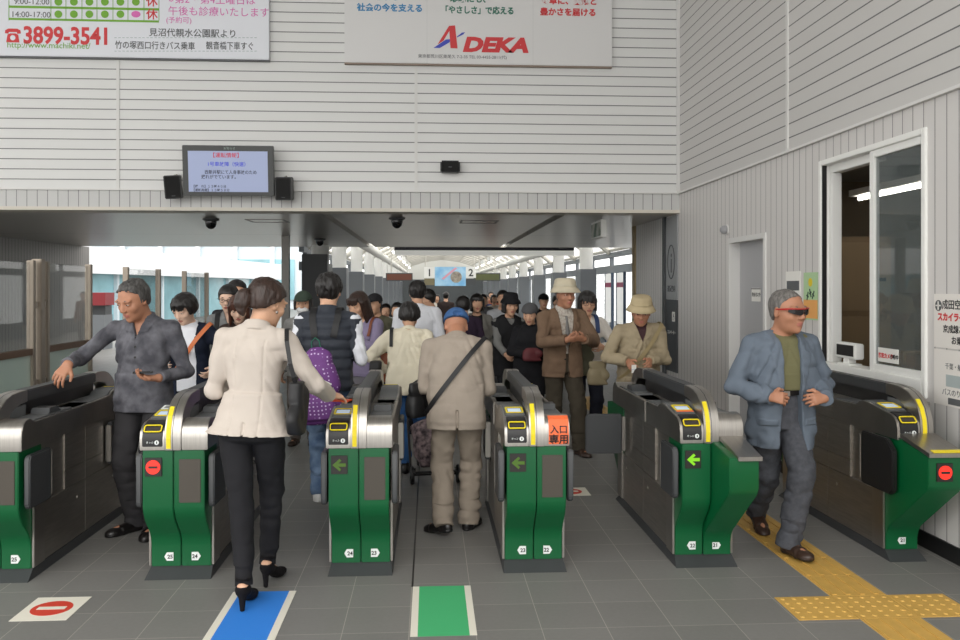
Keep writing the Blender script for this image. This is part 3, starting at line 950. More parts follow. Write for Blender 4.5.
HAIR_BLACK = mat('hair_black', (30, 26, 25), 0.42, var=0.4, vscale=60, stretch=(1, 1, 0.2), bump=0.35, bscale=160)
HAIR_BROWN = mat('hair_brown', (54, 36, 28), 0.40, var=0.4, vscale=60, stretch=(1, 1, 0.2), bump=0.35, bscale=160)
HAIR_GREY = mat('hair_grey', (118, 114, 110), 0.55, var=0.5, vscale=80, stretch=(1, 1, 0.3), bump=0.35, bscale=160)
HAIR_SALT = mat('hair_salt_and_pepper', (84, 82, 80), 0.55, var=0.6, vscale=80, stretch=(1, 1, 0.3), bump=0.35, bscale=160)
LEATHER_BLACK = mat('black_leather', (24, 22, 22), 0.28, bump=0.1, bscale=80)
LEATHER_BROWN = mat('brown_leather', (58, 42, 34), 0.35, bump=0.1, bscale=80)

def hand(f, wrist, d, n, right, H, curl=(0.5, 0.5, 0.4), thumb=0.5, spread=0.08, k=0.006, fine=True):
    d = nrmz(V(d)); n = V(n); n = nrmz(n - d * (n @ d))
    l = np.cross(d, n) * (1 if right else -1)       # thumb side
    s = H / 1.65
    f.eseg(wrist - d * 0.01, wrist + d * 0.075 * s, (0.026 * s, 0.019 * s), (0.039 * s, 0.0135 * s), l, k=0.012, cap=0.6)
    f.ell(wrist + d * 0.035 * s + l * 0.024 * s + n * 0.006 * s, (0.016 * s, 0.016 * s, 0.03 * s), np.stack([l, n, d], 1), k=0.01)
    kn = wrist + d * 0.078 * s
    for j, (off, ln, r) in enumerate(((0.030, 0.070, 0.0088), (0.0105, 0.080, 0.0092), (-0.010, 0.074, 0.0088), (-0.0285, 0.058, 0.0078))):
        p = kn + l * off * s - d * abs(off - 0.01) * 0.25 * s
        side = l * (off / 0.03) * spread
        a = 0.0
        cs = curl[j] if isinstance(curl[0], (list, tuple)) else curl
        segs = (0.46, 0.30, 0.24)
        pts = [p]; rs = [r * s]
        for q in range(3):
            a += cs[q]
            dd = nrmz(d * math.cos(a) + n * math.sin(a) + side)
            p = p + dd * ln * segs[q] * s
            pts.append(p); rs.append(r * s * (0.95 - 0.1 * q))
        f.chain(pts, rs, k=k * 0.7)
    p = wrist + d * 0.022 * s + l * 0.028 * s + n * 0.004 * s
    pts = [p]; rs = [0.0125 * s]
    dd = nrmz(l * 0.75 + d * 0.75 + n * 0.25)
    p = p + dd * 0.042 * s; pts.append(p); rs.append(0.0112 * s)
    dd = nrmz(l * (0.45 - 0.5 * thumb) + d * 1.0 + n * thumb)
    p = p + dd * 0.032 * s; pts.append(p); rs.append(0.0085 * s)
    f.chain(pts, rs, k=k)

def person(label, loc, rz, H, group=None, h=0.006, female=False, build=1.0, lean=0.03, bend=0.0, side=0.0, twist=0.0, hipz=None,
           stoop=0.0, hyaw=0.0, hpitch=0.0, hroll=0.0, armR=None, armL=None, handR=None, handL=None, legR=None, legL=None,
           tops=(), bottom=None, shoes=None, hair=None, skin=SKIN, face=True, mouth=True, name='person', hscale=1.06, heels=0.0, shz=0.0, neck=0.027, jaw=1.0):
    H = H * 1.006
    T = thing(name, label, 'person', loc, rz, group)
    pel = V(0, 0, (hipz if hipz else 0.525) * H)
    ts = twist
    # --- spine
    zs = np.linspace(0, 0.32, 17)
    pts = [pel]
    def Rot(z):
        t = max(0.0, min(1.0, z / 0.30))
        a = lean * (0.6 if z < 0 else 1.0) + bend * t
        return Rz(ts * t) @ Ry(side) @ Rx(-a)
    for i in range(1, 17):
        pts.append(pts[-1] + Rot((zs[i] + zs[i - 1]) / 2) @ V(0, 0, (zs[i] - zs[i - 1]) * H))
    pts = np.array(pts)
    def S(z, x=0.0, y=0.0):
        if z < 0: c = pel + Rot(z) @ V(0, 0, z * H)
        else: c = np.array([np.interp(z, zs, pts[:, i]) for i in range(3)])
        return c + Rot(z) @ V(x * H, y * H, 0)
    sw = (0.097 if female else 0.110) * build ** 0.5
    nb = S(0.295)
    Rn = Rot(0.30)
    shR = S(0.258 + shz, sw, -0.004); shL = S(0.258 + shz, -sw, -0.004)
    Rh = Rn @ Rz(-hyaw) @ Rx(-hpitch) @ Ry(hroll)
    neck_top = nb + Rn @ Rx(-stoop) @ V(0, 0.012 * H, neck * H)
    hh = 0.136 * H * hscale
    hc = neck_top + Rh @ V(0, 0.11 * hh, 0.48 * hh)
    def HD(x, y, z): return hc + Rh @ (V(x, y, z) * hh)
    # --- arms
    ua, fa = 0.172 * H, 0.148 * H
    if armR is None: armR = dict(w=shR + V(0.045 * H, 0.01 * H, -0.31 * H))
    if armL is None: armL = dict(w=shL + V(-0.045 * H, 0.01 * H, -0.31 * H))
    elR, wrR = ik(shR, armR['w'], ua, fa, armR.get('hint', (0.4, -1, -0.2)))
    elL, wrL = ik(shL, armL['w'], ua, fa, armL.get('hint', (-0.4, -1, -0.2)))
    # --- legs
    hx = 0.052 * H * (1.03 if female else 1.0)
    hipR = pel + Rz(ts * 0) @ V(hx, 0, -0.01 * H); hipL = pel + V(-hx, 0, -0.01 * H)
    al = 0.050 * H + heels
    legR = legR or {}; legL = legL or {}
    anR = V(legR.get('a', (0.055 * H, 0.0, al))); anL = V(legL.get('a', (-0.055 * H, 0.0, al)))
    th, shn = 0.243 * H, 0.236 * H
    knR, anR = ik(hipR, anR, th, shn, legR.get('hint', (0.12, 1, 0)))
    knL, anL = ik(hipL, anL, th, shn, legL.get('hint', (-0.12, 1, 0)))
    fyR, fpR = legR.get('yaw', -0.12), legR.get('pitch', 0.0)
    fyL, fpL = legL.get('yaw', 0.12), legL.get('pitch', 0.0)
    b = build
    chest, waist, hip = ((0.086, 0.073, 0.096) if female else (0.098, 0.086, 0.092))
    secs = [(-0.055, hip * .93, .060), (0.0, hip, .064), (0.075, waist, .055), (0.15, (chest + waist) / 2, .060), (0.215, chest, .064), (0.262, chest * .86, .050)]
    allp = np.array([anR, anL, wrR, wrL, elR, elL, hc, shR, shL, S(-0.1, 0.15, 0.1), S(-0.1, -0.15, -0.1)])
    lo = allp.min(0) - 0.24; hi = allp.max(0) + 0.24
    lo[2] = -0.02; hi[2] = hc[2] + 0.9 * hh

    # ------------------------------------------------ body
    f = Field(lo, hi, h)
    sl = 0.84 if tops else 0.93
    ls = 0.80 if (bottom and bottom.get('kind', 'trousers') == 'trousers') else 1.0
    asl = 0.82 if tops and tops[-1].get('sleeve', 'long') == 'long' or (tops and tops[0].get('sleeve', 'long') == 'long') else 1.0
    f.eloft([(S(a[0]), a[1] * H * b * sl, a[2] * H * b * sl, Rot(a[0])[:, 0]) for a in secs])
    for sgn, sh, el, wr in ((1, shR, elR, wrR), (-1, shL, elL, wrL)):
        f.cone(nb + Rn @ V(sgn * 0.02 * H, -0.012 * H, -0.012 * H), sh, 0.028 * H, 0.024 * H, k=0.03)
        f.cone(sh, el, 0.030 * H * asl, 0.024 * H * asl, k=0.02)
        m1 = el * 0.75 + wr * 0.25
        f.cone(el, m1, 0.0235 * H * asl, 0.0235 * H * asl, k=0.01); f.cone(m1, wr, 0.0235 * H * asl, 0.0152 * H, k=0.01)
    for hp, kn, an, fy, fp in ((hipR, knR, anR, fyR, fpR), (hipL, knL, anL, fyL, fpL)):
        f.cone(hp, kn, 0.050 * H * ls, 0.031 * H * ls, k=0.012)
        m1 = kn * 0.72 + an * 0.28
        f.cone(kn, m1, 0.030 * H * ls, 0.031 * H * ls, k=0.012); f.cone(m1, an, 0.031 * H * ls, 0.020 * H * (ls * .5 + .5), k=0.01)
        Rf = Rz(fy) @ Rx(fp)
        f.cone(an + Rf @ V(0, -0.012 * H, -0.022 * H), an + Rf @ V(0, 0.088 * H, -0.030 * H), 0.018 * H, 0.013 * H, k=0.02)
    # neck + head
    f.cone(nb + Rn @ V(0, -0.006 * H, -0.02 * H), HD(0, -0.10, -0.22), (0.034 if female else 0.040) * H, (0.027 if female else 0.033) * H, k=0.03)
    def E(x, y, z, rx, ry, rz_, k=0.06, op='+', R=None):
        f.ell(HD(x, y, z), V(rx, ry, rz_) * hh, Rh if R is None else Rh @ R, k=k * hh, op=op)
    fw = (0.93 if female else 1.0) * jaw
    E(0, -0.07, 0.15, .345, .425, .365, k=.02)
    E(0, 0.07, -0.10, .285 * fw, .335, .36, k=.12)
    E(0, 0.17, -0.36, .17 * fw, .17, .13, k=.16)
    E(0, 0.30, -0.43, .075, .07, .06, k=.10)
    if face:
        for sg in (1, -1):
            E(sg * .19, .24, -.10, .10, .10, .10, k=.10)          # cheek bones
            E(sg * .155, .385, .045, .085, .07, .05, k=.05, op='-')  # sockets
            E(sg * .15, .335, .125, .12, .07, .035, k=.06)        # brow
            E(sg * .155, .325, .04, .072, .06, .05, k=.02)        # eyelids
            E(sg * .325 * fw, -.03, -.02, .045, .085, .135, k=.03, R=Rz(sg * -.35))
            E(sg * .05, .425, -.125, .042, .045, .035, k=.03)     # nostrils
            E(sg * .36 * fw, -.01, -.02, .03, .04, .07, k=.02, op='-')
        f.cone(HD(0, .36, .08), HD(0, .455, -.10), .035 * hh, .055 * hh, k=.05 * hh)
        if mouth:
            E(0, .36, -.24, .10, .06, .028, k=.05)
            E(0, .355, -.295, .085, .055, .03, k=.03)
            E(0, .43, -.267, .10, .03, .008, k=.015, op='-')
    Rfa = nrmz(wrR - elR); Lfa = nrmz(wrL - elL)
    if handR != 'none':
        q = dict(d=Rfa, n=(-1, 0.2, 0)); q.update(handR or {}); hand(f, wrR, q.pop('d'), q.pop('n'), True, H, **q)
    if handL != 'none':
        q = dict(d=Lfa, n=(1, 0.2, 0)); q.update(handL or {}); hand(f, wrL, q.pop('d'), q.pop('n'), False, H, **q)
    def bodymat(C):
        q = ((C - hc) @ Rh) / hh
        lips = (np.abs(q[:, 0]) < .105) & (q[:, 1] > .36) & (np.abs(q[:, 2] + .27) < .058 * (1 - (q[:, 0] / .13) ** 2))
        return lips.astype(int) if (face and mouth) else np.zeros(len(C))
    body = f.mesh('body', [skin, LIPS], T, bodymat)
    # ------------------------------------------------ eyes, brows
    if face and h < 0.0095:
        for sg in (1, -1):
            bm = bmesh.new()
            bmesh.ops.create_uvsphere(bm, u_segments=12, v_segments=8, radius=1)
            M = Matrix.Translation(Vector(HD(sg * .155, .353, .038))) @ Matrix(Rh.tolist()).to_4x4() @ Matrix.Diagonal((.056 * hh, .044 * hh, .015 * hh, 1))
            bmesh.ops.transform(bm, matrix=M, verts=bm.verts)
            ng = len(bm.faces)
            geo = bmesh.ops.create_uvsphere(bm, u_segments=10, v_segments=6, radius=1)
            M = Matrix.Translation(Vector(HD(sg * .155, .382, .037))) @ Matrix(Rh.tolist()).to_4x4() @ Matrix.Diagonal((.028 * hh, .024 * hh, .0165 * hh, 1))
            bmesh.ops.transform(bm, matrix=M, verts=geo['verts'])
            for fc in bm.faces:
                fc.smooth = True
            for v in geo['verts']:
                for fc in v.link_faces: fc.material_index = 1
            me = bpy.data.meshes.new('eye'); bm.to_mesh(me); bm.free()
            link_mesh('eye', me, [EYEW, IRIS], T)
            bm = bmesh.new()
            add_tube(bm, [HD(sg * x, y, z) for x, y, z in ((.07, .375, .125), (.13, .385, .145), (.19, .36, .14), (.235, .315, .115))], [.008 * hh, .017 * hh, .015 * hh, .006 * hh], 8)
            bm_obj('eyebrow', bm, (hair or {}).get('m', HAIR_BLACK), T, smooth=True)
    # ------------------------------------------------ hair
    if hair:
        g = Field(hc - 1.15 * hh - V(0, 0, hair.get('long', 0)), hc + 1.15 * hh, min(h, 0.006) if h < 0.0095 else h)
        th_ = hair.get('t', .045)
        st = hair['style']
        def EH(x, y, z, r, k=.05, op='+'): g.ell(HD(x, y, z), V(*r) * hh, Rh, k=k * hh, op=op)
        EH(0, -0.075, 0.155, (.345 + th_, .425 + th_, .365 + th_), k=0)
        if st != 'short': EH(0, -0.10, -0.02, (.33 + th_, .36 + th_, .36), k=.06)
        else: EH(0, -0.12, -0.05, (.30 + th_ * .5, .33 + th_ * .5, .30), k=.06)
        line = hair.get('line', [(-.5, -.34), (-.22, -.30), (-.10, -.06), (.02, .02), (.10, .06), (.17, .20), (.30, .27), (.45, .33)])
        ly = [a for a, _ in line]; lz = [c for _, c in line]
        def cut(P, F):
            q = ((P - hc) @ Rh) / hh
            zl = np.interp(q[:, 1], ly, lz)
            return np.maximum(F, (zl - q[:, 2]) * hh * 0.7)
        g.local(cut, 0.25)
        if hair.get('bangs'):
            bz = hair['bangs']
            for x in np.linspace(-.26, .26, 9):
                yb = .41 - .9 * x * x
                g.cone(HD(x * .95, yb - .07, .36), HD(x, yb, bz + .02 * math.sin(x * 40)), .055 * hh, .028 * hh, k=.03 * hh)
        if hair.get('sides'):
            sz = hair['sides']
            for sg in (1, -1):
                for y in (-.22, -.1, .02, .12):
                    g.cone(HD(sg * .33, y, .15), HD(sg * (.335 + hair.get('flare', .02)), y + .03, sz), .085 * hh, .06 * hh, k=.08 * hh)
            for x in np.linspace(-.25, .25, 5):
                g.cone(HD(x, -.36, .05), HD(x * 1.1, -.36, sz - .03), .10 * hh, .07 * hh, k=.08 * hh)
        if hair.get('tail'):
            tp = hair['tail']
            g.chain([HD(*p[:3]) for p in tp], [p[3] * hh for p in tp], k=.05 * hh)
        if hair.get('bald'):
            for c in hair['bald']: EH(*c[:3], c[3], k=.03, op='-')
        rough = hair.get('rough', .022)
        def hw(P):
            return np.ones(len(P))
        idx, P = g.band(0.03)
        q = ((P - hc) @ Rh) / hh
        nz_ = vnoise(q * np.array((14, 9, 3.5)) + 3.3) * .6 + vnoise(q * np.array((30, 22, 6)) + 9.1) * .4
        g.F[idx] += (rough * hh * nz_).astype(np.float32)
        g.mesh('hair', hair['m'], T)
    fields = {}
    # ------------------------------------------------ bottoms
    if bottom:
        f = Field(lo, hi, h)
        o = bottom.get('loose', 0.010)
        kind = bottom.get('kind', 'trousers')
        if kind == 'trousers':
            wt = 0.085
            o1 = o * .4
            f.eloft([(S(wt), waist * H * b + o1, .056 * H * b + o1, Rot(wt)[:, 0]), (S(0.0), hip * H * b + o1, .064 * H * b + o1, V(1, 0, 0)), (S(-0.05), hip * H * b * .95 + o, .062 * H * b + o, V(1, 0, 0))], cap1=.3)
            r0, r1, r2 = bottom.get('r', (.056, .043, .037))
            hem = bottom.get('hem', 0.02)
            for hp, kn, an in ((hipR, knR, anR), (hipL, knL, anL)):
                an2 = an + nrmz(an - kn) * hem * H
                f.cone(hp + V(0, 0, -0.02 * H), kn, r0 * H * b ** .5, r1 * H, k=0.012)
                f.cone(kn, an2, r1 * H, r2 * H, k=0.012)
            am = bottom.get('wr', 0.006)
            f.noise(am, (9, 9, 16), ridged=True, seed=rng.random() * 20, wfun=lambda P: np.clip(1.15 - np.abs((P[:, 2] - 0.27 * H)) / (0.16 * H), .25, 1) + 1.0 * (P[:, 2] < 0.13 * H))
            f.noise(am * .5, (22, 22, 26), seed=4.4)
            # hems: cut off square
            for kn, an in ((knR, anR), (knL, anL)):
                pass
            f.clip((0, 0, max(0.018, bottom.get('minz', 0.03))), (0, 0, -1))
            for kn, an in ((knR, anR), (knL, anL)):
                n_ = nrmz(an - kn); cc = an + n_ * hem * H
                def hc_(P, F, n_=n_, cc=cc):
                    near = np.linalg.norm(P - cc, axis=1) < 0.13
                    return np.where(near, np.maximum(F, (P - cc) @ n_), F)
                f.local(hc_, 0.2)
        else:
            hz = bottom['hemz']
            f.eseg(S(0.085), S(-0.03), (waist * H * b * 1.02 + o, .060 * H * b + o), (hip * H * b + o, .070 * H * b + o), (1, 0, 0), k=0.01, cap=.2)
            fl = bottom.get('flare', 1.25)
            f.eseg(S(-0.03), V(pel[0], pel[1], hz), (hip * H * b + o, .070 * H * b + o), (hip * H * b * fl + o, .080 * H * b * fl + o), (1, 0, 0), k=0.02, cap=.1)
            f.noise(0.012, (11, 11, 1.2), seed=2.2)
            f.clip((0, 0, hz), (0, 0, -1))
        fields['bottom'] = f
        f.mesh(bottom.get('name', kind), bottom['m'], T)
        if bottom.get('belt'):
            g = Field(lo, hi, h)
            z0 = 0.083
            g.eseg(S(z0 - .008), S(z0 + .012), (waist * H * b * 1.04 + o + .006, .063 * H * b + o + .006), (waist * H * b * 1.04 + o + .006, .062 * H * b + o + .006), (1, 0, 0), cap=.1)
            be = g.mesh('belt', bottom['belt'], T)
    # ------------------------------------------------ tops
    mid = pel; Rb = Rz(ts * .5) @ Ry(side) @ Rx(-(lean + bend * .5))
    for t in tops:
        f = Field(lo, hi, h)
        o = t.get('o', 0.014); lz = t.get('loose', 0.0)
        hem = t.get('hem', -0.06); fl = t.get('flare', 1.0)
        ss = [s for s in secs if s[0] > max(hem, -0.03) + 0.02]
        zlow = hem
        hb = np.interp(max(hem, -.055), [s[0] for s in secs], [s[1] for s in secs]); hbd = np.interp(max(hem, -.055), [s[0] for s in secs], [s[2] for s in secs])
        ss = [(zlow, hb * fl, hbd * fl)] + ss
        wl = lambda z: 1.0 + lz * np.interp(z, [-.1, 0.075, 0.2, .27], [1, 1.0, .5, .2])
        if t.get('boxy'):  # straight hanging: no waist
            bx = t['boxy']
            ss = [(z, max(rx, bx if z < 0.2 else rx), max(ry, bx * .66 if z < .2 else ry)) for z, rx, ry in ss]
        f.eloft([(S(a[0], 0, t.get('belly', 0) if a[0] < .2 else 0), a[1] * H * b * wl(a[0]) + o, a[2] * H * b * wl(a[0]) + o, Rot(a[0])[:, 0]) for a in ss])
        if female and t.get('bust', True):
            for sg in (1, -1): f.ell(S(0.185, sg * .045, .048), (.048 * H, .034 * H, .045 * H), k=.03)
        sr = t.get('sr', (.031, .028, .024))
        if t.get('sleeve', 'long') != 'none':
            for sgn, sh, el, wr in ((1, shR, elR, wrR), (-1, shL, elL, wrL)):
                f.cone(nb + Rn @ V(sgn * 0.026 * H, -0.010 * H, -0.016 * H), sh + V(0, 0, -0.002 * H), 0.028 * H + o * .6, sr[0] * H + o * .3, k=0.03)
                if t.get('sleeve', 'long') == 'short':
                    f.cone(sh, sh * .45 + el * .55, sr[0] * H + o * .5, sr[1] * H + o * .8, k=0.025)
                else:
                    f.cone(sh, el, sr[0] * H + o * .35, sr[1] * H + o * .35, k=0.025)
                    we = wr - nrmz(wr - el) * t.get('cuff', 0.004) * H
                    f.cone(el, we, sr[1] * H + o * .35, sr[2] * H + o * .3, k=0.012)
        else:
            for sgn, sh in ((1, shR), (-1, shL)):
                f.cone(nb + Rn @ V(sgn * 0.026 * H, -0.010 * H, -0.016 * H), sh * .93 + nb * .07, 0.028 * H + o * .6, sr[0] * H + o * .3, k=0.03)
        am = t.get('wr', 0.006)
        mid_el = lambda P: np.exp(-(np.minimum(np.linalg.norm(P - elR, axis=1), np.linalg.norm(P - elL, axis=1)) / (0.075 * H)) ** 2)
        arm_w = lambda P: 0.75 + 0.9 * mid_el(P)
        sd_ = rng.random() * 20
        f.noise(am, (7, 7, 12), ridged=True, seed=t.get('seed', sd_), wfun=arm_w)
        # slanting drag folds
        idx, P = f.band(0.03)
        Q = np.stack([P[:, 0] * 6, P[:, 1] * 6, P[:, 2] * 9 + np.abs(P[:, 0]) * 22], 1)
        f.F[idx] += (am * .75 * (1 - 2 * np.abs(vnoise(Q + sd_ + 5)))).astype(np.float32)
        f.noise(am * .5, (19, 19, 27), seed=7.7 + sd_)
        if t.get('quilt'):
            qz = t['quilt']
            f.local(lambda P, F: F - 0.010 * np.abs(np.sin(((P - pel) @ Rb[:, 2]) * PI / qz)) + .004, 0.04)
        # what is worn underneath never shows through
        for nm, inner in fields.items():
            if nm == 'bottom':
                gi = np.where(inner.F < .12, inner.F - .0045, .25).astype(np.float32)
                hk = np.maximum(.05 - np.abs(f.F - gi), 0)
                f.F = (np.minimum(f.F, gi) - hk * hk / .2).astype(np.float32)
            else:
                zr = ((f.ax[0][:, None, None] - pel[0]) * Rb[0, 2] + (f.ax[1][None, :, None] - pel[1]) * Rb[1, 2] + (f.ax[2][None, None, :] - pel[2]) * Rb[2, 2]) / H
                f.F = np.where((zr < np.where(np.abs(f.ax[0] - pel[0])[:, None, None] > .05 * H, .268, .238)) & (inner.F < .1) & (f.F < .022), np.minimum(f.F, inner.F - .0055), f.F).astype(np.float32)
        # hem, neck, cuffs
        f.clip(S(hem), -Rot(hem)[:, 2])
        nk = t.get('neck', 0.302)
        if t.get('collar'):
            cw = t['collar']
            f.eseg(nb + Rn @ V(0, -0.004 * H, -0.012 * H), nb + Rn @ V(0, 0.004 * H, cw * H), ((.050 if female else .054) * H, .050 * H), ((.040 if female else .044) * H, .042 * H), Rn[:, 0], k=0.008, cap=.1, n=2)
            f.eseg(nb + Rn @ V(0, 0.008 * H, 0.016 * H), nb + Rn @ V(0, 0.014 * H, 0.10 * H), (.028 * H, .030 * H), (.050 * H, .052 * H), Rn[:, 0], k=0.004, op='-', cap=.3, n=2)
        if t.get('sleeve', 'long') == 'long':
            for el, wr in ((elR, wrR), (elL, wrL)):
                n_ = nrmz(wr - el); cc = wr - n_ * (t.get('cuff', 0.004) * H)
                def hc_(P, F, n_=n_, cc=cc):
                    near = np.linalg.norm(P - cc, axis=1) < 0.08
                    return np.where(near, np.maximum(F, (P - cc) @ n_), F)
                f.local(hc_, 0.12)
        elif t.get('sleeve') == 'short':
            for sh, el in ((shR, elR), (shL, elL)):
                n_ = nrmz(el - sh); cc = sh * .4 + el * .6
                f.local(lambda P, F, n_=n_, cc=cc: np.where(np.linalg.norm(P - cc, axis=1) < .12, np.maximum(F, (P - cc) @ n_), F), .12)
        # front opening, lapels, slits, in straight spine coordinates
        if t.get('open'):
            oz = [a for a, _ in t['open']]; ow = [c for _, c in t['open']]
            lw = t.get('lapel'); x0 = t.get('x0', 0.0)
            def opn(P, F):
                q = ((P - pel) @ Rb) / H
                w_ = np.interp(q[:, 2], oz, ow)
                x = np.abs(q[:, 0] - x0)
                if lw:
                    lz_ = [a for a, _ in lw]; lv = [c for _, c in lw]
                    l_ = np.interp(q[:, 2], lz_, lv, left=0, right=0)
                    e = np.clip((w_ + l_ - x) * H / .004, 0, 1) * (l_ > 0.002)
                    F = np.where(q[:, 1] > 0.0, F - .0065 * e, F)
                return np.where(q[:, 1] > 0.01, np.maximum(F, (w_ - x) * H), F)
            f.local(opn, 0.12)
        for (x0_, za, zb, front, wd_, dp) in t.get('slits', ()):
            def sl_(P, F):
                q = ((P - pel) @ Rb) / H
                m = (np.abs(q[:, 0] - x0_) < wd_) & (q[:, 2] > za) & (q[:, 2] < zb) & ((q[:, 1] > 0) == front)
                return F + np.where(m, dp, 0)
            f.local(sl_, 0.05)
        for (xa, xb, za, zb, front, dp) in t.get('pockets', ()):
            def pk_(P, F):
                q = ((P - pel) @ Rb) / H
                m = (q[:, 0] > xa) & (q[:, 0] < xb) & (q[:, 2] > za) & (q[:, 2] < zb) & ((q[:, 1] > 0) == front)
                return F - np.where(m, dp, 0)
            f.local(pk_, 0.05)
        fields[t['name']] = f
        mf = None
        ob = f.mesh(t['name'], t['m'], T, mf)
        for bz in t.get('buttons', ()):
            p = pel + Rb @ V(t.get('bx', 0.0) * H, 0, bz * H)
            P = p[None] + np.linspace(0, 0.3, 120)[:, None] * Rb[:, 1][None]
            v = f.sample(P); ii = np.nonzero(v < 0)[0]
            if len(ii):
                c = P[ii[-1]] + Rb[:, 1] * 0.004
                bm = bmesh.new()
                bmesh.ops.create_cone(bm, cap_ends=True, segments=12, radius1=.009, radius2=.008, depth=.005,
                                      matrix=Matrix.Translation(Vector(c)) @ Vector(Rb[:, 1]).to_track_quat('Z', 'Y').to_matrix().to_4x4())
                bm_obj('button', bm, t.get('bm', LEATHER_BLACK), T)
    # ------------------------------------------------ shoes
    if shoes:
        for an, fy, fp, kn in ((anR, fyR, fpR, knR), (anL, fyL, fpL, knL)):
            Rf = Rz(fy) @ Rx(0 if shoes.get('kind') == 'heel' else fp)
            g = Field(an - 0.32, an + 0.32, min(h, .006))
            s = H / (1.42 if shoes.get('kind') == 'heel' else 1.55)
            Fp = lambda x, y, z: an + Rf @ (V(x, y, z) * s)
            if shoes.get('kind') == 'heel':
                ph = shoes['h']
                # pump: sole slopes from heel to toe
                g.ell(Fp(0, -.022, -.030), V(.031, .036, .030) * s, Rf, k=0)
                g.eseg(Fp(0, -.02, -.038), Fp(0, .10, -.05 - ph * .8), (.030 * s, .024 * s), (.036 * s, .022 * s), Rf[:, 0], k=.02)
                g.ell(Fp(0, .125, -.052 - ph * .86), V(.036, .055, .018) * s, Rf, k=.02)
                g.eseg(Fp(0, .005, .02), Fp(0, .085, -.02 - ph * .5), (.024 * s, .05 * s), (.026 * s, .022 * s), Rf[:, 0], k=.006, op='-', n=2)
                g.cone(Fp(0, -.036, -.050), Fp(0, -.034, -.078 - ph), .017 * s, .009 * s, k=.012)
                g.eseg(Fp(0, -.012, .005), Fp(0, -.010, .018), (.036 * s, .042 * s), (.036 * s, .042 * s), Rf[:, 0], k=.0, cap=.1, n=2)
                g.eseg(Fp(0, -.012, -.01), Fp(0, -.010, .03), (.031 * s, .037 * s), (.031 * s, .037 * s), Rf[:, 0], k=.0, op='-', cap=.1, n=2)
                g.clip(an + V(0, 0, -an[2] + .003), (0, 0, -1))
            else:
                hs = .0825 * s
                g.ell(Fp(0, -.02, -.048), V(.035, .044, .045) * s, Rf, k=0)
                g.eseg(Fp(0, -.01, -.045), Fp(0, .10, -.052), (.035 * s, .038 * s), (.042 * s, .030 * s), Rf[:, 0], k=.02)
                g.ell(Fp(0, .135, -.058), V(.043, .062, .030) * s, Rf, k=.02)
                g.cone(Fp(0, -.006, -.03), Fp(0, -.008, .012), .036 * s, .040 * s, k=.015)
                g.cone(Fp(0, -.006, -.0), Fp(0, -.008, .06), .030 * s, .034 * s, k=.004, op='-')
                def sole(P, F):
                    q = (P - an) @ Rf
                    return F - .004 * (q[:, 2] < -.066 * s)
                g.local(sole, .03)
                g.clip(Fp(0, 0, -.082), -Rf[:, 2])
                def arch(P, F):
                    q = (P - an) @ Rf / s
                    m = (q[:, 1] > .022) & (q[:, 1] < .075)
                    return np.where(m, np.maximum(F, -.074 * s - q[:, 2] * s), F)
                if shoes.get('arch', True): g.local(arch, .05)
                g.clip((0, 0, 0.002), (0, 0, -1))
            def smat(C):
                q = (C - an) @ Rf / s
                return (q[:, 2] < -.066).astype(int) if shoes.get('kind') != 'heel' else np.zeros(len(C))
            g.mesh('shoe', [shoes['m'], shoes.get('sole', LEATHER_BLACK)], T, smat)
    return dict(T=T, H=H, S=S, Rot=Rot, Rb=Rb, pel=pel, nb=nb, hc=hc, hh=hh, Rh=Rh, HD=HD, shR=shR, shL=shL, elR=elR, elL=elL, wrR=wrR, wrL=wrL,
                fields=fields, loc=V(*loc) if len(loc) == 3 else V(loc[0], loc[1], 0), rz=rz, h=h)

def Wp(P, p):
    """ person's local point -> world """
    return Vector((Rz(P['rz']) @ V(p) + P['loc']).tolist())

def strap_loop(P, flds, c, u, v, t0, t1, n, wdt, off=0.005, thick=0.004, rmax=0.45):
    """ ribbon hugging the clothes: rays in the plane (u, v) about c, angles t0..t1; returns bmesh-ready lists (local) """
    c = V(c); u = nrmz(V(u)); v = V(v); v = nrmz(v - u * (u @ v))
    pts, nr = [], []
    rs = np.linspace(0.0, rmax, 220)
    for t in np.linspace(t0, t1, n):
        d = u * math.cos(t) + v * math.sin(t)
        Q = c[None] + rs[:, None] * d[None]
        ok = np.full(len(rs), 1.0)
        for f in flds: ok = np.minimum(ok, f.sample(Q))
        ii = np.nonzero(ok < 0)[0]
        r = rs[ii[-1]] if len(ii) else 0.1
        pts.append(r + off); nr.append(d)
    pts = np.array(pts)
    for _ in range(3):
        p2 = pts.copy(); p2[1:-1] = np.maximum(pts[1:-1], (pts[:-2] + pts[2:]) / 2); pts = p2
    P3 = [c + nr[i] * pts[i] for i in range(n)]
    return P3, nr

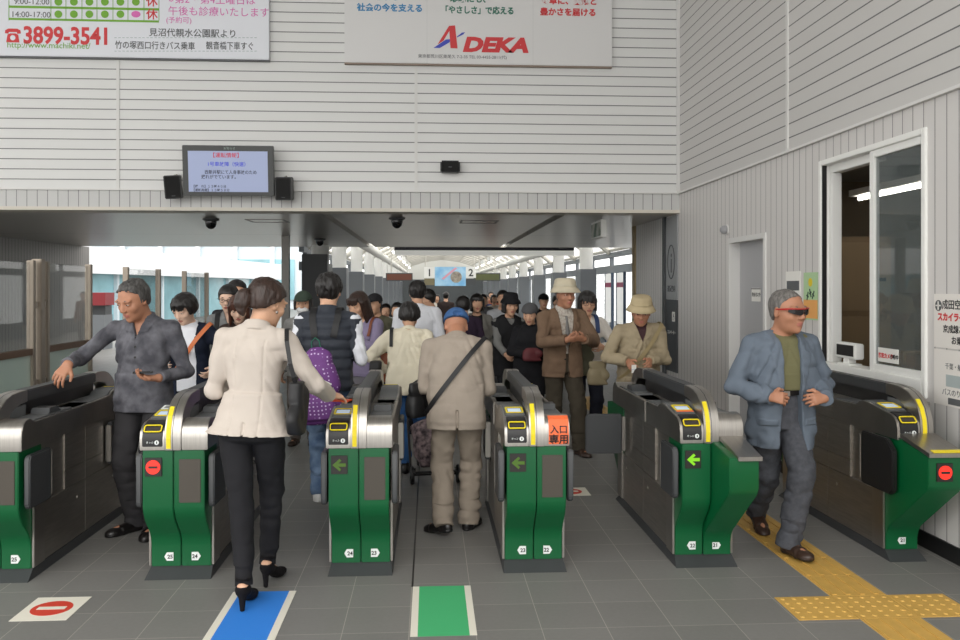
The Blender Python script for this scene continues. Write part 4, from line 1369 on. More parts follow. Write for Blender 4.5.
# ------------------------------------------------ things worn on the head
def bucket_hat(P, m, tilt=0.06, s=1.0, band=None):
    hh = P['hh'] * s
    M = Matrix.Translation(Vector(P['HD'](0, -0.05, .335))) @ Matrix(P['Rh'].tolist()).to_4x4() @ Matrix.Rotation(tilt, 4, 'X')
    bm = bmesh.new()
    wob = lambda t, r, z: 0.035 * math.sin(3 * t + .6) * (1 if r > .5 * hh else 0) + .012 * math.sin(9 * t)
    add_lathe(bm, [(.41 * hh, -.06 * hh), (.50 * hh, -.14 * hh), (.60 * hh, -.235 * hh), (.615 * hh, -.225 * hh), (.53 * hh, -.09 * hh), (.455 * hh, .01 * hh), (.445 * hh, .08 * hh), (.42 * hh, .24 * hh), (.37 * hh, .315 * hh), (.25 * hh, .345 * hh), (.0, .335 * hh)], 36, M, .95, 1.12, wob)
    o = bm_obj('bucket_hat', bm, m, P['T'], smooth=True)
    if band is not None:
        bm = bmesh.new()
        add_lathe(bm, [(.457 * hh, .012 * hh), (.466 * hh, .02 * hh), (.455 * hh, .085 * hh), (.44 * hh, .09 * hh)], 36, M, .95, 1.12, lambda t, r, z: .012 * math.sin(9 * t))
        bm_obj('hat_band', bm, band, o, smooth=True)
    return o

def cap(P, m, back=False, tilt=0.0, visor=True, gap=False, t=.07):
    hh = P['hh']; Rt = P['Rh'] @ Rx(tilt)
    c = P['hc']
    g = Field(c - hh * 1.2, c + hh * 1.2, min(P['h'], .006))
    HD = lambda x, y, z: c + Rt @ (V(x, y, z) * hh)
    g.ell(HD(0, -.07, .17), V(.345 + t, .425 + t, .37 + t) * hh, Rt)
    q0 = HD(0, 0, .17)
    g.clip(q0, -Rt[:, 2])
    if visor:
        g.ell(HD(0, .50, .20), V(.33, .33, .022) * hh, Rt @ Rx(-.12), k=.02 * hh)
    if gap:
        g.ell(HD(0, -.53, .27), V(.16, .12, .09) * hh, Rt, op='-')
    return g.mesh('cap', m, P['T'])

def glasses(P, frame, lens=None, wrap=False):
    hh = P['hh']; HD = P['HD']; T = P['T']
    G = bpy.data.objects.new('glasses', None); COL.objects.link(G); G.parent = T
    for sg in (1, -1):
        if wrap:
            bm = bmesh.new()
            rows = []
            for i in range(9):
                a = i / 8
                x = .02 + a * .32; y = .475 - 1.6 * (x - .0) ** 2 * .9; tp = .10 - .01 * a; bt = -.055 + .075 * a ** 2 + (.06 * max(0, 1 - a * 5))
                rows.append([bm.verts.new(HD(sg * x, y + d, z)) for z in (tp, bt) for d in (0, .018)])
            for A, B in zip(rows[:-1], rows[1:]):
                for q in ((0, 2), (2, 3), (3, 1), (1, 0)):
                    bm.faces.new((A[q[0]], A[q[1]], B[q[1]], B[q[0]]))
            bm.faces.new([rows[0][k] for k in (0, 1, 3, 2)]); bm.faces.new([rows[-1][k] for k in (0, 1, 3, 2)])
            bm_obj('lens', bm, lens, G, smooth='auto')
            bm = bmesh.new()
            add_tube(bm, [HD(sg * x, .485 - 1.44 * x * x, .105) for x in (.0, .08, .16, .24, .31)] + [HD(sg * .375, .22, .085), HD(sg * .385, -.02, .06)], [.016 * hh] * 4 + [.022 * hh, .022 * hh, .014 * hh], 8)
            bm_obj('frame', bm, frame, G, smooth='auto')
        else:
            bm = bmesh.new()
            ring = [HD(sg * (.155 + .105 * math.cos(a)), .445 - .05 * abs(math.cos(a)) * (math.cos(a) > 0), .035 + .072 * math.sin(a)) for a in np.linspace(0, 2 * PI, 17)]
            add_tube(bm, ring, .010 * hh, 6, caps=False)
            add_tube(bm, [HD(sg * .255, .40, .05), HD(sg * .37, .2, .05), HD(sg * .37, -.02, .04)], .010 * hh, 6)
            add_tube(bm, [HD(0, .46, .05), HD(sg * .055, .45, .05)], .010 * hh, 6)
            bm_obj('frame', bm, frame, G, smooth=True)
    return G
# ------------------------------------------------------------------ fixtures, signs and floor markings
RED = mat('sign_red', (205, 52, 56), .5); BLUE = mat('sign_blue', (58, 70, 180), .5); PINK = mat('sign_pink', (214, 104, 176), .5)
LGREEN = mat('sign_green', (112, 168, 46), .5); TEAL = mat('sign_teal', (40, 110, 90), .5); SKYB = mat('sign_sky', (52, 130, 180), .5); GREYT = mat('sign_grey', (90, 92, 94), .5)
BOARD = mat('board_white', (222, 224, 230), .4); BOARD2 = mat('board_grey_white', (214, 213, 212), .4)
FW = (PI / 2, 0, 0)     # text facing the camera on the front wall
yb = YF - .062
sg = thing('billboard', 'white clinic billboard with green dot timetable and red telephone number, at top left', 'billboard', (-3.6, YF - .004, 4.3))
b = box('panel', (-2.35, -.06, 0.005), (1.696, 0.0, 1.9), BOARD, sg, bevel=.004)
box('rim', (-2.35, -.05, -.012), (1.70, 0.0, .004), GREYT, sg)
def px(x, y, Y=yb):
    """ pixel on the photo -> (x, z) on the wall plane """
    t = (x - 480) / 850.0; c_, s_ = math.cos(YAW), math.sin(YAW)
    r = (t * c_ + s_) / (c_ - t * s_); X = r * Y
    return X, 1.6 + (288 - y) * (X * s_ + Y * c_) / 850.0
def wtext(name, body, x, y, size, m, par, align='LEFT', bold=0.0, shear=0.0, sx=1.0, dz=0.0):
    X, Z = px(x, y)
    o = text(name, body, size, (X - par.location.x, -.0625, Z - par.location.z), FW, m, par, align, depth=.0008, bold=bold, shear=shear, sx=sx)
    return o
wtext('phone_number', '3899-3541', 23, 43, .275, RED, sg, bold=.008, sx=.84)
X, Z = px(13, 36)
tel = bm = bmesh.new()
ox, oz = X - sg.location.x, Z - sg.location.z
add_prism(bm, [(ox - .075, oz - .075), (ox + .075, oz - .075), (ox + .06, oz + .015), (ox + .03, oz + .03), (ox - .03, oz + .03), (ox - .06, oz + .015)], 'y', -.063, -.0605)
add_prism(bm, [(ox - .09, oz + .03), (ox - .05, oz + .025), (ox - .045, oz + .045), (ox + .045, oz + .045), (ox + .05, oz + .025), (ox + .09, oz + .03), (ox + .085, oz + .065), (ox + .05, oz + .085), (ox - .05, oz + .085), (ox - .085, oz + .065)], 'y', -.063, -.0605)
bm_obj('telephone_symbol', bm, RED, sg)
disc('telephone_dial', .03, -.0640, ox, oz - .022, BOARD, sg)
wtext('web_address', 'http://www.machiki.net/', 7, 47.5, .098, LGREEN, sg)
wtext('hours', '14:00-17:00', 11, 17.0, .095, GREYT, sg)
wtext('hours', '9:00-12:00', 14, 4.0, .095, GREYT, sg)
wtext('closed_day', '休', 152, 18.5, .135, RED, sg, 'CENTER', bold=.002)
wtext('closed_day', '休', 152, 5.5, .135, RED, sg, 'CENTER', bold=.002)
bm = bmesh.new()
def rect(bm, xa, ya, xb, yb_, y0=-.0625, y1=-.0605):
    Xa, Za = px(xa, ya); Xb, Zb = px(xb, yb_)
    add_box(bm, (min(Xa, Xb) - sg.location.x, y0, min(Za, Zb) - sg.location.z), (max(Xa, Xb) - sg.location.x, y1, max(Za, Zb) - sg.location.z))
for xx in (9, 51, 66, 82, 97, 113, 128, 144, 159): rect(bm, xx - .25, 0, xx + .35, 20.5)
rect(bm, 9, 20, 159, 20.6); rect(bm, 9, 7.9, 159, 8.4)
bm_obj('timetable_grid', bm, LGREEN, sg)
for r_ in (2.0, 14.3):
    for k, xx in enumerate((58.5, 74, 89.5, 105, 120.5, 136)):
        X, Z = px(xx, r_)
        if r_ > 10 and k == 5:
            o = lathe('special_hours_mark', [(.035, -.0025), (.035, 0)], PINK, sg, 20); o.matrix_local = Matrix.Translation((X - sg.location.x, -.062, Z - sg.location.z)) @ Matrix.Diagonal((1.5, 1, 1.1, 1)) @ Matrix.Rotation(PI / 2, 4, 'X')
        else:
            disc('open_day_dot', .044, -.062, X - sg.location.x, Z - sg.location.z, LGREEN, sg)
wtext('notice', '午後も診療いたします', 168, 14.5, .118, PINK, sg)
wtext('notice', '※第2・第4土曜日は', 168, 2.5, .118, PINK, sg)
wtext('notice', '(予約可)', 166, 22.5, .082, PINK, sg)
wtext('directions', '見沼代親水公園駅より', 149, 35.5, .102, GREYT, sg, bold=.001)
wtext('directions', '竹の塚西口行きバス乗車', 115, 48.0, .1, GREYT, sg, bold=.001, sx=.84)
wtext('directions', '観音橋下車すぐ', 206, 48.6, .1, GREYT, sg, bold=.001, sx=.80)
bm = bmesh.new()
for yy in (37.8, 51.2):
    for k in range(36):
        rect(bm, 114.5 + k * 4, yy - .15, 116.8 + k * 4, yy + .15)
bm_obj('dashed_rule', bm, TEAL, sg)

s2_ = thing('billboard', 'grey white company billboard with red and blue slanted logo, top centre', 'billboard', (.594, YF - .004, 4.285))
box('panel', (-1.611, -.06, .004), (1.611, 0, 1.9), BOARD2, s2_, bevel=.004)
box('rim', (-1.611, -.052, -.014), (1.611, 0, .003), mat('rim_bronze', (140, 124, 110), .5), s2_)
for xa in (427, 533):
    X, Z = px(xa, 60); box('joint', (X - s2_.location.x - .002, -.0612, .004), (X - s2_.location.x + .002, -.0595, 1.9), mat('joint_grey', (196, 196, 195), .5), s2_)
wtext('slogan', '社会の今を支える', 357, 10.2, .098, SKYB, s2_, bold=.0035, sx=1.0)
wtext('slogan', '「やさしさ」で応える', 441, 12.6, .098, TEAL, s2_, bold=.0035, sx=.9)
wtext('slogan', '豊かさを届ける', 540, 14.6, .098, RED, s2_, bold=.0035)
wtext('slogan', '環境にも、', 450, 1.5, .098, TEAL, s2_, bold=.0035)
wtext('slogan', '食卓に、笑顔と', 541, 3.4, .098, RED, s2_, bold=.0035)
wtext('slogan', 'さまざまな', 358, -1.0, .098, SKYB, s2_, bold=.0035)
wtext('company_name', 'DEKA', 462.5, 51.0, .232, RED, s2_, bold=.013, shear=.22, sx=1.30)
wtext('address', '東京都荒川区東尾久 7-2-35 TEL 03-4455-2811(代)', 418, 57.6, .05, GREYT, s2_, sx=1.0)
def poly(name, pts, m, par, y=-.0625):
    q = [px(a, b_) for a, b_ in pts]
    return prism(name, [(X - par.location.x, Z - par.location.z) for X, Z in q], 'y', y - .001, y + .0015, m, par, smooth=False)
poly('logo_letter', [(437.5, 44.5), (449, 26), (455, 25.5), (457.5, 48.5), (450.5, 48.2), (449.3, 31), (443.5, 40.8)], RED, s2_)
poly('logo_stroke', [(433.5, 48), (446, 39.6), (450, 39.3), (449.8, 42.2), (440, 48)], BLUE, s2_)
poly('logo_stroke', [(457, 36.6), (462, 32.7), (465, 32.4), (463.3, 34.5), (457, 37.6)], BLUE, s2_)

# departure monitor
tv = thing('monitor', 'black wall monitor with a pale blue notice screen above the entrance', 'monitor', (-2.340, YF - .004, 2.675))
TVB = mat('monitor_black', (26, 30, 28), .3)
SCR = mat('monitor_screen', (138, 148, 178), .35, emit=.42)
hs = thing
M_ = Matrix.Translation((0, -.20, .29)) @ Matrix.Rotation(.10, 4, 'X')
cs = box('casing', (-.52, -.03, -.29), (.52, .04, .29), TVB, tv, bevel=.006); cs.matrix_local = M_
sc_ = box('screen', (-.455, -.0325, -.245), (.455, -.028, .225), SCR, tv); sc_.matrix_local = M_
bk = box('wall_bracket', (-.1, -.16, .18), (.1, 0, .40), TVB, tv)
def tvt(body, x, z, size, m, align='CENTER', sx=1.0):
    o = text('screen_text', body, size, (0, 0, 0), (0, 0, 0), m, tv, align, depth=.0004, bold=.0006, sx=sx)
    o.matrix_local = M_ @ Matrix.Translation((x, -.0335, z)) @ Matrix.Rotation(PI / 2, 4, 'X') @ Matrix.Diagonal((sx, 1, 1, 1))
SRED = mat('screen_red', (180, 40, 60), .5, emit=.3); SBLU = mat('screen_blue', (50, 60, 190), .5, emit=.3); SINK = mat('screen_ink', (30, 34, 60), .5)
tvt('【運転情報】', -.02, .155, .062, SRED)
tvt('1号車故障（快速）', 0, .055, .056, SBLU)
tvt('西新井駅にて人身事故のため', .03, -.035, .050, SINK, sx=.92)
tvt('遅れがでています。', -.31, -.090, .050, SINK, 'LEFT', sx=.95)
tvt('【遅　れ】１３時４０分', -.42, -.195, .036, SINK, 'LEFT')
tvt('【運転再開】１３時５８分', -.42, -.238, .036, SINK, 'LEFT')
o = text('maker_text', 'お知らせ', .034, (0, 0, 0), (0, 0, 0), mat('screen_grey', (130, 150, 140), .5), tv, 'CENTER', depth=.0004); o.matrix_local = M_ @ Matrix.Translation((.02, -.0315, .245)) @ Matrix.Rotation(PI / 2, 4, 'X')
for lab, x, z, tl, yw in (('black wall loudspeaker tilted down at the left of the monitor', -2.985, 2.775, -.08, .2), ('black wall loudspeaker hung at the right of the monitor', -1.705, 2.765, .0, -.06)):
    t = thing('loudspeaker', lab, 'speaker', (x, YF, z))
    Ms = Matrix.Translation((0, -.17, 0)) @ Matrix.Rotation(tl, 4, 'Y') @ Matrix.Rotation(yw, 4, 'Z') @ Matrix.Rotation(.12, 4, 'X')
    c = box('cabinet', (-.095, -.07, -.135), (.095, .07, .135), BLACKP, t, bevel=.008); c.matrix_local = Ms
    g_ = box('grille', (-.082, -.074, -.122), (.082, -.069, .122), mat('speaker_mesh', (18, 18, 18), .8, bump=.6, bscale=600), t, bevel=.002); g_.matrix_local = Ms
    l_ = box('badge', (-.02, -.076, -.105), (.02, -.0735, -.098), GREYT, t); l_.matrix_local = Ms
    bm = bmesh.new(); add_tube(bm, [(0, -.12, .02), (0, -.09, .15), (0, -.04, .16), (0, 0, .10)], .014, 8); bm_obj('wall_bracket', bm, STEEL_D, t)
t = thing('loudspeaker', 'small black oblong loudspeaker alone on the white cladding below the company billboard', 'speaker', (.241, YF, 3.05))
c = box('cabinet', (-.118, -.13, -.072), (.118, -.02, .072), BLACKP, t, bevel=.018, segs=3)
box('grille', (-.10, -.134, -.058), (.10, -.129, .058), mat('speaker_mesh', (18, 18, 18), .8), t, bevel=.002)
box('badge', (-.02, -.1355, -.012), (.02, -.1335, -.004), GREYT, t)
box('wall_bracket', (-.04, -.03, -.03), (.04, 0, .03), BLACKP, t)

# cameras and small things on the soffit
DOMEC = mat('smoked_dome', (20, 20, 22), .15)
for lab, x, y in (('black dome camera under the left part of the metal ceiling', -2.915, 11.52), ('black dome camera under the middle of the metal ceiling', -.433, 11.22), ('black dome camera hanging above the tall dark stand', -2.05, 16.0)):
    t = thing('dome_camera', lab, 'camera', (x, y, ZS))
    lathe('mount', [(.105, 0), (.11, -.015), (.07, -.035)], GREYT, t, 24)
    lathe('dome', [(.075, -.03), (.075, -.06), (.06, -.105), (.03, -.13), (0, -.138)], DOMEC, t, 24)
t = thing('hanging_sign', 'thin white sign seen edge on, hanging from the metal ceiling at right', 'sign', (2.27, 11.35, ZS))
box('board', (-.035, -.35, -.25), (.035, .35, -.02), WHITEP, t, bevel=.004)
box('picture_face', (-.038, -.32, -.23), (-.034, .32, -.05), mat('hanging_face', (60, 90, 70), .5, col2=(190, 190, 180), vscale=6), t)
for yy in (-.2, .2): tube('hanger', [(0, yy, -.02), (0, yy, .0)], .01, STEEL, t)
# dark stand by the corridor mouth
t = thing('display_stand', 'tall dark grey display stand beside the slim post at the corridor mouth', 'stand', (-2.17, 16.3, 0))
box('cabinet', (-.24, -.14, .9), (.24, .14, 2.24), DARKG, t, bevel=.01)
box('foot', (-.26, -.2, 0), (.26, .2, .06), DARKG, t, bevel=.01)
box('support', (-.14, -.05, .06), (.14, .05, .9), MIDG, t)
# header sign box and platform signs
t = thing('header_sign', 'long dark edged white sign box across the corridor mouth', 'sign', (1.25, 19.5, 2.33))
box('casing', (-2.06, -.10, .02), (2.06, .12, .13), mat('header_white_added_glow', (216, 216, 210), .5, emit=.45), t, bevel=.004)  # emission added to lift the white face, grey under the soffit otherwise
box('dark_top', (-2.06, -.11, .13), (2.06, .12, .20), mat('dark_navy', (28, 30, 44), .4), t)
box('bracket', (-1.9, -.34, .175), (-1.8, -.1, .195), DARKG, t); box('bracket', (1.7, -.34, .175), (1.8, -.1, .195), DARKG, t)
t2 = thing('platform_sign', 'hanging sign with platform numbers 1 and 2 beside a sky blue picture', 'sign', (.6, 30, 1.675))
box('board', (-.81, -.03, .28), (1.02, .06, .665), WHITEP, t2, bevel=.003)
box('advert', (-.43, -.05, 0), (.66, .06, .67), mat('advert_sky', (120, 180, 224), .4, col2=(176, 214, 238), vscale=3), t2)
disc('round_photo', .20, -.052, .32, .31, mat('round_photo_brown', (120, 110, 100), .5, col2=(176, 168, 152), vscale=9), t2)
o = prism('pink_stroke', [(-.2, .25), (-.12, .22), (.36, .62), (.28, .65)], 'y', -.054, -.05, mat('advert_pink', (224, 160, 176), .5), t2, smooth=False)
text('platform_number', '1', .36, (-.62, -.031, .345), FW, INK, t2, 'CENTER', depth=.001, bold=.006)
text('platform_number', '2', .36, (.84, -.031, .345), FW, INK, t2, 'CENTER', depth=.001, bold=.006)
box('route_panel', (-.80, -.02, .03), (-.44, .05, .26), mat('route_brown', (120, 112, 84), .5), t2)
box('route_panel', (.67, -.02, .03), (1.01, .05, .26), DARKG, t2)
for xx in (-.75, .95): tube('hanger', [(xx, 0, .66), (xx, 0, 2.28)], .02, ROOFW, t2)
for lab, xx, m_ in (('small lit departure board left of the platform number 1', -1.15, mat('board_amber', (104, 60, 44), .5, emit=.1)), ('small lit departure board right of the platform number 2', 2.15, mat('board_olive', (84, 88, 52), .5, emit=.1))):
    t = thing('departure_board', lab, 'sign', (xx, 32, 1.86))
    box('casing', (-.5, -.06, 0), (.5, .06, .30), DARKG, t)
    box('display', (-.46, -.065, .04), (.46, -.06, .26), m_, t)
    for q in (-.3, .3): tube('hanger', [(q, 0, .3), (q, 0, 2.12 if abs(xx + q) < 2 else 1.98)], .02, ROOFW, t)

# lamps along the corridor beams
for k in range(7):
    for sx_, nm in ((LX + .95, 'left'), (RX - 1.15, 'right')):
        t = thing('tube_lamp', 'lit white tube lamp under the %s beam of the glass corridor roof' % nm, 'lamp', (sx_, 21.5 + 6 * k, 2.98), 0, 'lamps under the %s corridor beam' % nm)
        box('fixture', (-.06, -1.3, .02), (.06, 1.3, .30), WHITEP, t)
        tube('lamp_tube', [(0, -1.25, 0), (0, 1.25, 0)], .035, mat('corridor_lamp_glow', (255, 252, 244), .5, emit=6.0), t, 8)
# notices on the right wall (text faces -X)
RWR = (PI / 2, 0, -PI / 2)
PAPER = mat('paper_white', (232, 230, 224), .6)
def notice(label, y0, y1, z0, z1, m, name='notice', cat='notice'):
    t = thing(name, label, cat, (XW, (y0 + y1) / 2, z0))
    box('sheet', (-.006, -(y1 - y0) / 2, 0), (-.001, (y1 - y0) / 2, z1 - z0), m, t)
    return t
def rtext(t, body, y, z, size, m, align='LEFT', bold=0.0, sx=1.0):
    o = text('lettering', body, size, (-.0068, y, z), RWR, m, t, align, depth=.0006, bold=bold, sx=sx)
t = notice('white notice with black headline pinned left of the green and orange poster', 6.83, 7.12, 1.36, 1.74, PAPER)
box('headline_band', (-.0085, -.12, .22), (-.006, .12, .30), GREYT, t); rtext(t, 'お知らせ', .10, .235, .05, PAPER)
for k in range(4): rtext(t, 'ご利用のお客様へ', .11, .16 - .04 * k, .026, GREYT)
t = notice('green and orange poster with a yellow flower beside the ticket window', 6.52, 6.77, 1.345, 1.725, mat('poster_green', (176, 206, 160), .5), 'poster', 'poster')
box('orange_half', (-.0075, -.125, 0.012), (-.006, .125, .16), mat('poster_orange', (232, 168, 96), .5), t)
bm = bmesh.new(); bmesh.ops.create_cone(bm, cap_ends=True, segments=12, radius1=.035, radius2=.035, depth=.002, matrix=Matrix.Translation((-.0075, 0, .30)) @ Matrix.Rotation(PI / 2, 4, 'Y')); bm_obj('flower', bm, mat('flower_yellow', (226, 200, 40), .5), t)
bm = bmesh.new()
for y, z, a in ((-.05, .20, .5), (.0, .215, -.4), (.05, .19, .3)):
    add_box(bm, (-.0085, -.007, -.035), (-.0062, .007, .035), Matrix.Translation((0, y, z)) @ Matrix.Rotation(a, 4, 'X'))
    add_box(bm, (-.0085, -.02, -.006), (-.0062, .02, .006), Matrix.Translation((0, y, z)) @ Matrix.Rotation(a, 4, 'X'))
bm_obj('figures', bm, mat('figure_dark', (40, 70, 60), .5), t)
rtext(t, 'ありがとう', .10, .06, .04, RED)
t = notice('small white label with black text on the grey door', 7.93, 8.15, 1.47, 1.60, PAPER)
t.location.x = XW + .098
rtext(t, '関係者以外', .10, .05, .044, INK); box('rule', (-.0075, -.12, .118), (-.006, .12, .126), INK, t)
t = notice('upper of two white lettered boards at right edge, with a black and red headline', 4.55, 4.972, 1.245, 1.565, mat('board_cream', (226, 222, 216), .5))
rtext(t, '成田空港・', .13, .235, .06, INK, bold=.001); rtext(t, 'スカイライナー', .175, .165, .052, RED, bold=.0025); rtext(t, '京成線ご利用', .12, .095, .05, INK, bold=.001); rtext(t, 'お乗換えは', .04, .030, .05, INK, bold=.001)
disc_ = bmesh.new(); bmesh.ops.create_cone(disc_, cap_ends=True, segments=20, radius1=.033, radius2=.033, depth=.002, matrix=Matrix.Translation((-.007, .165, .25)) @ Matrix.Rotation(PI / 2, 4, 'Y')); bm_obj('symbol', disc_, GREYT, t)
bm = bmesh.new(); add_box(bm, (-.010, .16, .225), (-.008, .17, .275)); add_box(bm, (-.010, .14, .246), (-.008, .19, .254)); bm_obj('symbol_plane', bm, PAPER, t)
t = notice('lower of two white lettered boards at right edge, with a grey picture', 4.55, 4.972, .905, 1.235, mat('board_cream', (226, 222, 216), .5))
rtext(t, '千葉・船橋', .10, .22, .04, GREYT); box('picture', (-.0075, -.2, .115), (-.006, .09, .185), mat('picture_grey', (168, 178, 178), .5), t); rtext(t, 'バスのりば', .13, .065, .045, GREYT); box('picture', (-.0075, -.05, .012), (-.006, .07, .05), GREYT, t)
# information panel beyond the front wall line
t = thing('information_panel', 'pale wall panel with an outlined letter i above a dark lower board', 'sign', (XW, 10.56, 0))
box('upper_board', (-.012, -.26, 1.46), (-.001, .24, 2.50), mat('info_grey', (150, 152, 153), .5), t)
box('lower_board', (-.012, -.26, .55), (-.001, .24, 1.455), mat('info_dark', (58, 60, 63), .45), t)
o = text('letter', 'i', .36, (-.0125, 0, 1.80), RWR, DARKG, t, 'CENTER', depth=.001, bold=.006)
bm = bmesh.new()
add_tube(bm, [(-.014, .15 * math.cos(a), 1.93 + .21 * math.sin(a)) for a in np.linspace(0, 2 * PI, 33)], .007, 6, caps=False); bm_obj('ring', bm, DARKG, t)
o = text('lettering', '運賃案内', .085, (-.0125, .17, 1.56), RWR, DARKG, t, 'LEFT', depth=.001, bold=.002)
o = text('lettering', '♿', .12, (-.0125, -.02, 1.20), RWR, PAPER, t, 'LEFT', depth=.001)
o = text('lettering', 'エレベーター', .06, (-.0125, .17, 1.02), RWR, PAPER, t, 'LEFT', depth=.001)
box('dark_post', (-.03, .25, 0), (-.002, .36, 2.515), DARKG, t)
t = thing('wall_lamp', 'small round grey fitting on the wall above the grey door', 'lamp', (XW, 8.58, 2.20))
bm = bmesh.new(); add_lathe(bm, [(.04, 0), (.045, .02), (.04, .05), (.02, .07), (0, .075)], 16, Matrix.Rotation(-PI / 2, 4, 'Y')); bm_obj('housing', bm, mat('fitting_grey', (150, 150, 152), .4), t, smooth=True)
bm = bmesh.new(); add_lathe(bm, [(.055, 0), (.055, .008), (0, .009)], 16, Matrix.Rotation(-PI / 2, 4, 'Y')); bm_obj('base_plate', bm, TRIM, t, smooth='auto')
# in the ticket window
t = thing('fare_display', 'small white fare display on a stand in the open ticket window', 'display', (XW + .05, 6.12, 1.03))
box('stand', (-.03, -.04, 0), (.03, .04, .05), WHITEP, t, bevel=.004); box('foot', (-.05, -.09, 0), (.05, .09, .015), WHITEP, t, bevel=.003)
hd = box('head', (-.035, -.15, .05), (.035, .15, .165), WHITEP, t, bevel=.008); box('dark_screen', (-.038, -.125, .07), (-.033, .125, .15), BLACKP, t)
t = notice('white sticker with red and black lettering low on the window glass', 5.40, 5.65, 1.10, 1.195, PAPER, 'sticker', 'sticker'); t.location.x = XW + .018
rtext(t, '防犯カメラ', .115, .03, .036, RED, bold=.0015); rtext(t, '作動中', -.03, .03, .034, INK, bold=.001)
t = thing('cabinet', 'tall tan filing cabinet inside the office behind the ticket window', 'cabinet', (3.75, 7.65, 0))
box('carcass', (-.3, -.4, 0), (.3, .4, 2.05), mat('cabinet_tan', (134, 112, 84), .6), t, bevel=.006)
for k in range(3):
    d_ = box('door', (-.30, -.41, .1 + .65 * k), (.29, -.395, .70 + .65 * k), mat('cabinet_tan_light', (146, 124, 94), .6), t, bevel=.003)
    box('handle', (.18, -.425, .36 + .65 * k), (.24, -.41, .39 + .65 * k), BLACKP, d_)
t = thing('desk', 'dark desk inside the office behind the fare display', 'desk', (3.9, 6.2, 0))
box('desk_top', (-.45, -1.0, .70), (.5, 1.0, .75), mat('desk_grey', (86, 84, 80), .5), t, bevel=.004)
for x_, y_ in ((-.4, -.95), (-.4, .95), (.45, -.95), (.45, .95)): box('leg', (x_ - .03, y_ - .03, 0), (x_ + .03, y_ + .03, .70), DARKG, t)
for k, (y_, hgt) in enumerate(((6.55, .34), (6.9, .26))):
    t = thing('cardboard_box', ['taller brown cardboard box on the office desk', 'lower brown cardboard box on the office desk'][k], 'box', (3.95, y_, .751))
    box('carton', (-.18, -.14, 0), (.18, .14, hgt), mat('cardboard', (140, 112, 80), .8), t, bevel=.003); box('tape', (-.183, -.02, hgt - .1), (.183, .02, hgt + .001), mat('tape', (170, 146, 110), .4), t)
t = thing('tube_lamp', 'lit fluorescent tube lamp on the office ceiling behind the window glass', 'lamp', (4.2, 7.15, 2.56))
box('fixture', (-.08, -1.0, -.06), (.08, 1.0, 0), WHITEP, t)
for q in (-.7, .7): tube('hanger', [(0, q, 0), (0, q, .195)], .012, WHITEP, t)
tube('lamp_tube', [(0, -.95, -.085), (0, .95, -.085)], .018, mat('lamp_glow', (255, 250, 240), .5, emit=16.0), t)

# floor markings
FM = mat('mark_white', (226, 222, 208), .6)
def marking(name, label, cat, quads, parts):
    t = thing(name, label, cat, (quads[0], quads[1], 0))
    return t
t = thing('floor_sticker', 'cream floor sticker with a red no entry disc at bottom left', 'floor sticker', (-1.883, 4.357, 0))
box('sheet', (-.135, -.155, .0005), (.135, .155, .0025), FM, t)
bm = bmesh.new(); bmesh.ops.create_cone(bm, cap_ends=True, segments=32, radius1=.098, radius2=.098, depth=.001, matrix=Matrix.Translation((0, 0, .0032))); bm_obj('red_disc', bm, mat('mark_red', (204, 62, 44), .6), t)
box('white_bar', (-.068, -.018, .0035), (.068, .018, .0048), FM, t)
t = thing('floor_sticker', 'cream floor sticker with a red disc beyond the second gate from right', 'floor sticker', (1.10, 6.62, 0))
box('sheet', (-.14, -.13, .0005), (.14, .13, .0025), FM, t)
bm = bmesh.new(); bmesh.ops.create_cone(bm, cap_ends=True, segments=32, radius1=.09, radius2=.09, depth=.001, matrix=Matrix.Translation((0, 0, .0032))); bm_obj('red_disc', bm, mat('mark_red', (204, 62, 44), .6), t)
box('white_bar', (-.062, -.018, .0035), (.062, .018, .0048), FM, t)
t = thing('floor_strip', 'blue floor strip with white borders under the heels of the beige jacket woman', 'floor strip', (-.868, 3.93, 0))
box('centre', (-.128, -.55, .0005), (.128, .605, .0025), mat('mark_blue', (50, 130, 222), .6), t)
for a in (-.164, .128): box('border', (a, -.55, .0005), (a + .036, .605, .0027), FM, t)
t = thing('floor_strip', 'green floor strip with white borders before the middle passage', 'floor strip', (.063, 4.235, 0))
box('centre', (-.120, -.325, .0005), (.120, .325, .0025), mat('mark_green', (68, 176, 114), .6), t)
for a in (-.154, .120): box('border', (a, -.325, .0005), (a + .034, .325, .0027), FM, t)
# tactile paving: guide bars and warning dots, one tile each
TACT = mat('tactile_yellow', (208, 166, 84), .6, var=.10, vscale=12)
def tile_mesh(dots):
    bm = bmesh.new()
    add_box(bm, (-.1485, -.1485, 0), (.1485, .1485, .004))
    if dots:
        for i in range(5):
            for j in range(5):
                bmesh.ops.create_cone(bm, cap_ends=True, segments=10, radius1=.013, radius2=.008, depth=.005, matrix=Matrix.Translation((-.118 + .059 * i, -.118 + .059 * j, .0065)))
    else:
        for i in range(4): add_box(bm, (-.1225 + .075 * i - .012, -.138, .004), (-.1225 + .075 * i + .012, .138, .0085))
    return bm
tb = bm_obj('guide_tile', tile_mesh(False), TACT)
td = bm_obj('warning_tile', tile_mesh(True), TACT)
GPH = 'yellow guide bar tiles of the tactile path'
tag(tb, 'yellow tactile floor tile with raised bars on the guide path through the right passage', 'floor tile', GPH)
tag(td, 'yellow tactile floor tile with raised dots in the cross row', 'floor tile', 'yellow warning dot tiles in the cross row')
first = True
xg = 2.222
for y in [3.84 - .3 * k for k in range(3)] + [4.44 + .3 * k for k in range(27)]:
    o = tb if first else tb.copy()
    if not first: COL.objects.link(o)
    first = False
    o.location = (xg, y, .0003)
for k, x in enumerate((1.922, 2.222, 2.522)):
    o = td if k == 0 else td.copy()
    if k: COL.objects.link(o)
    o.location = (x, 4.14, .0003)

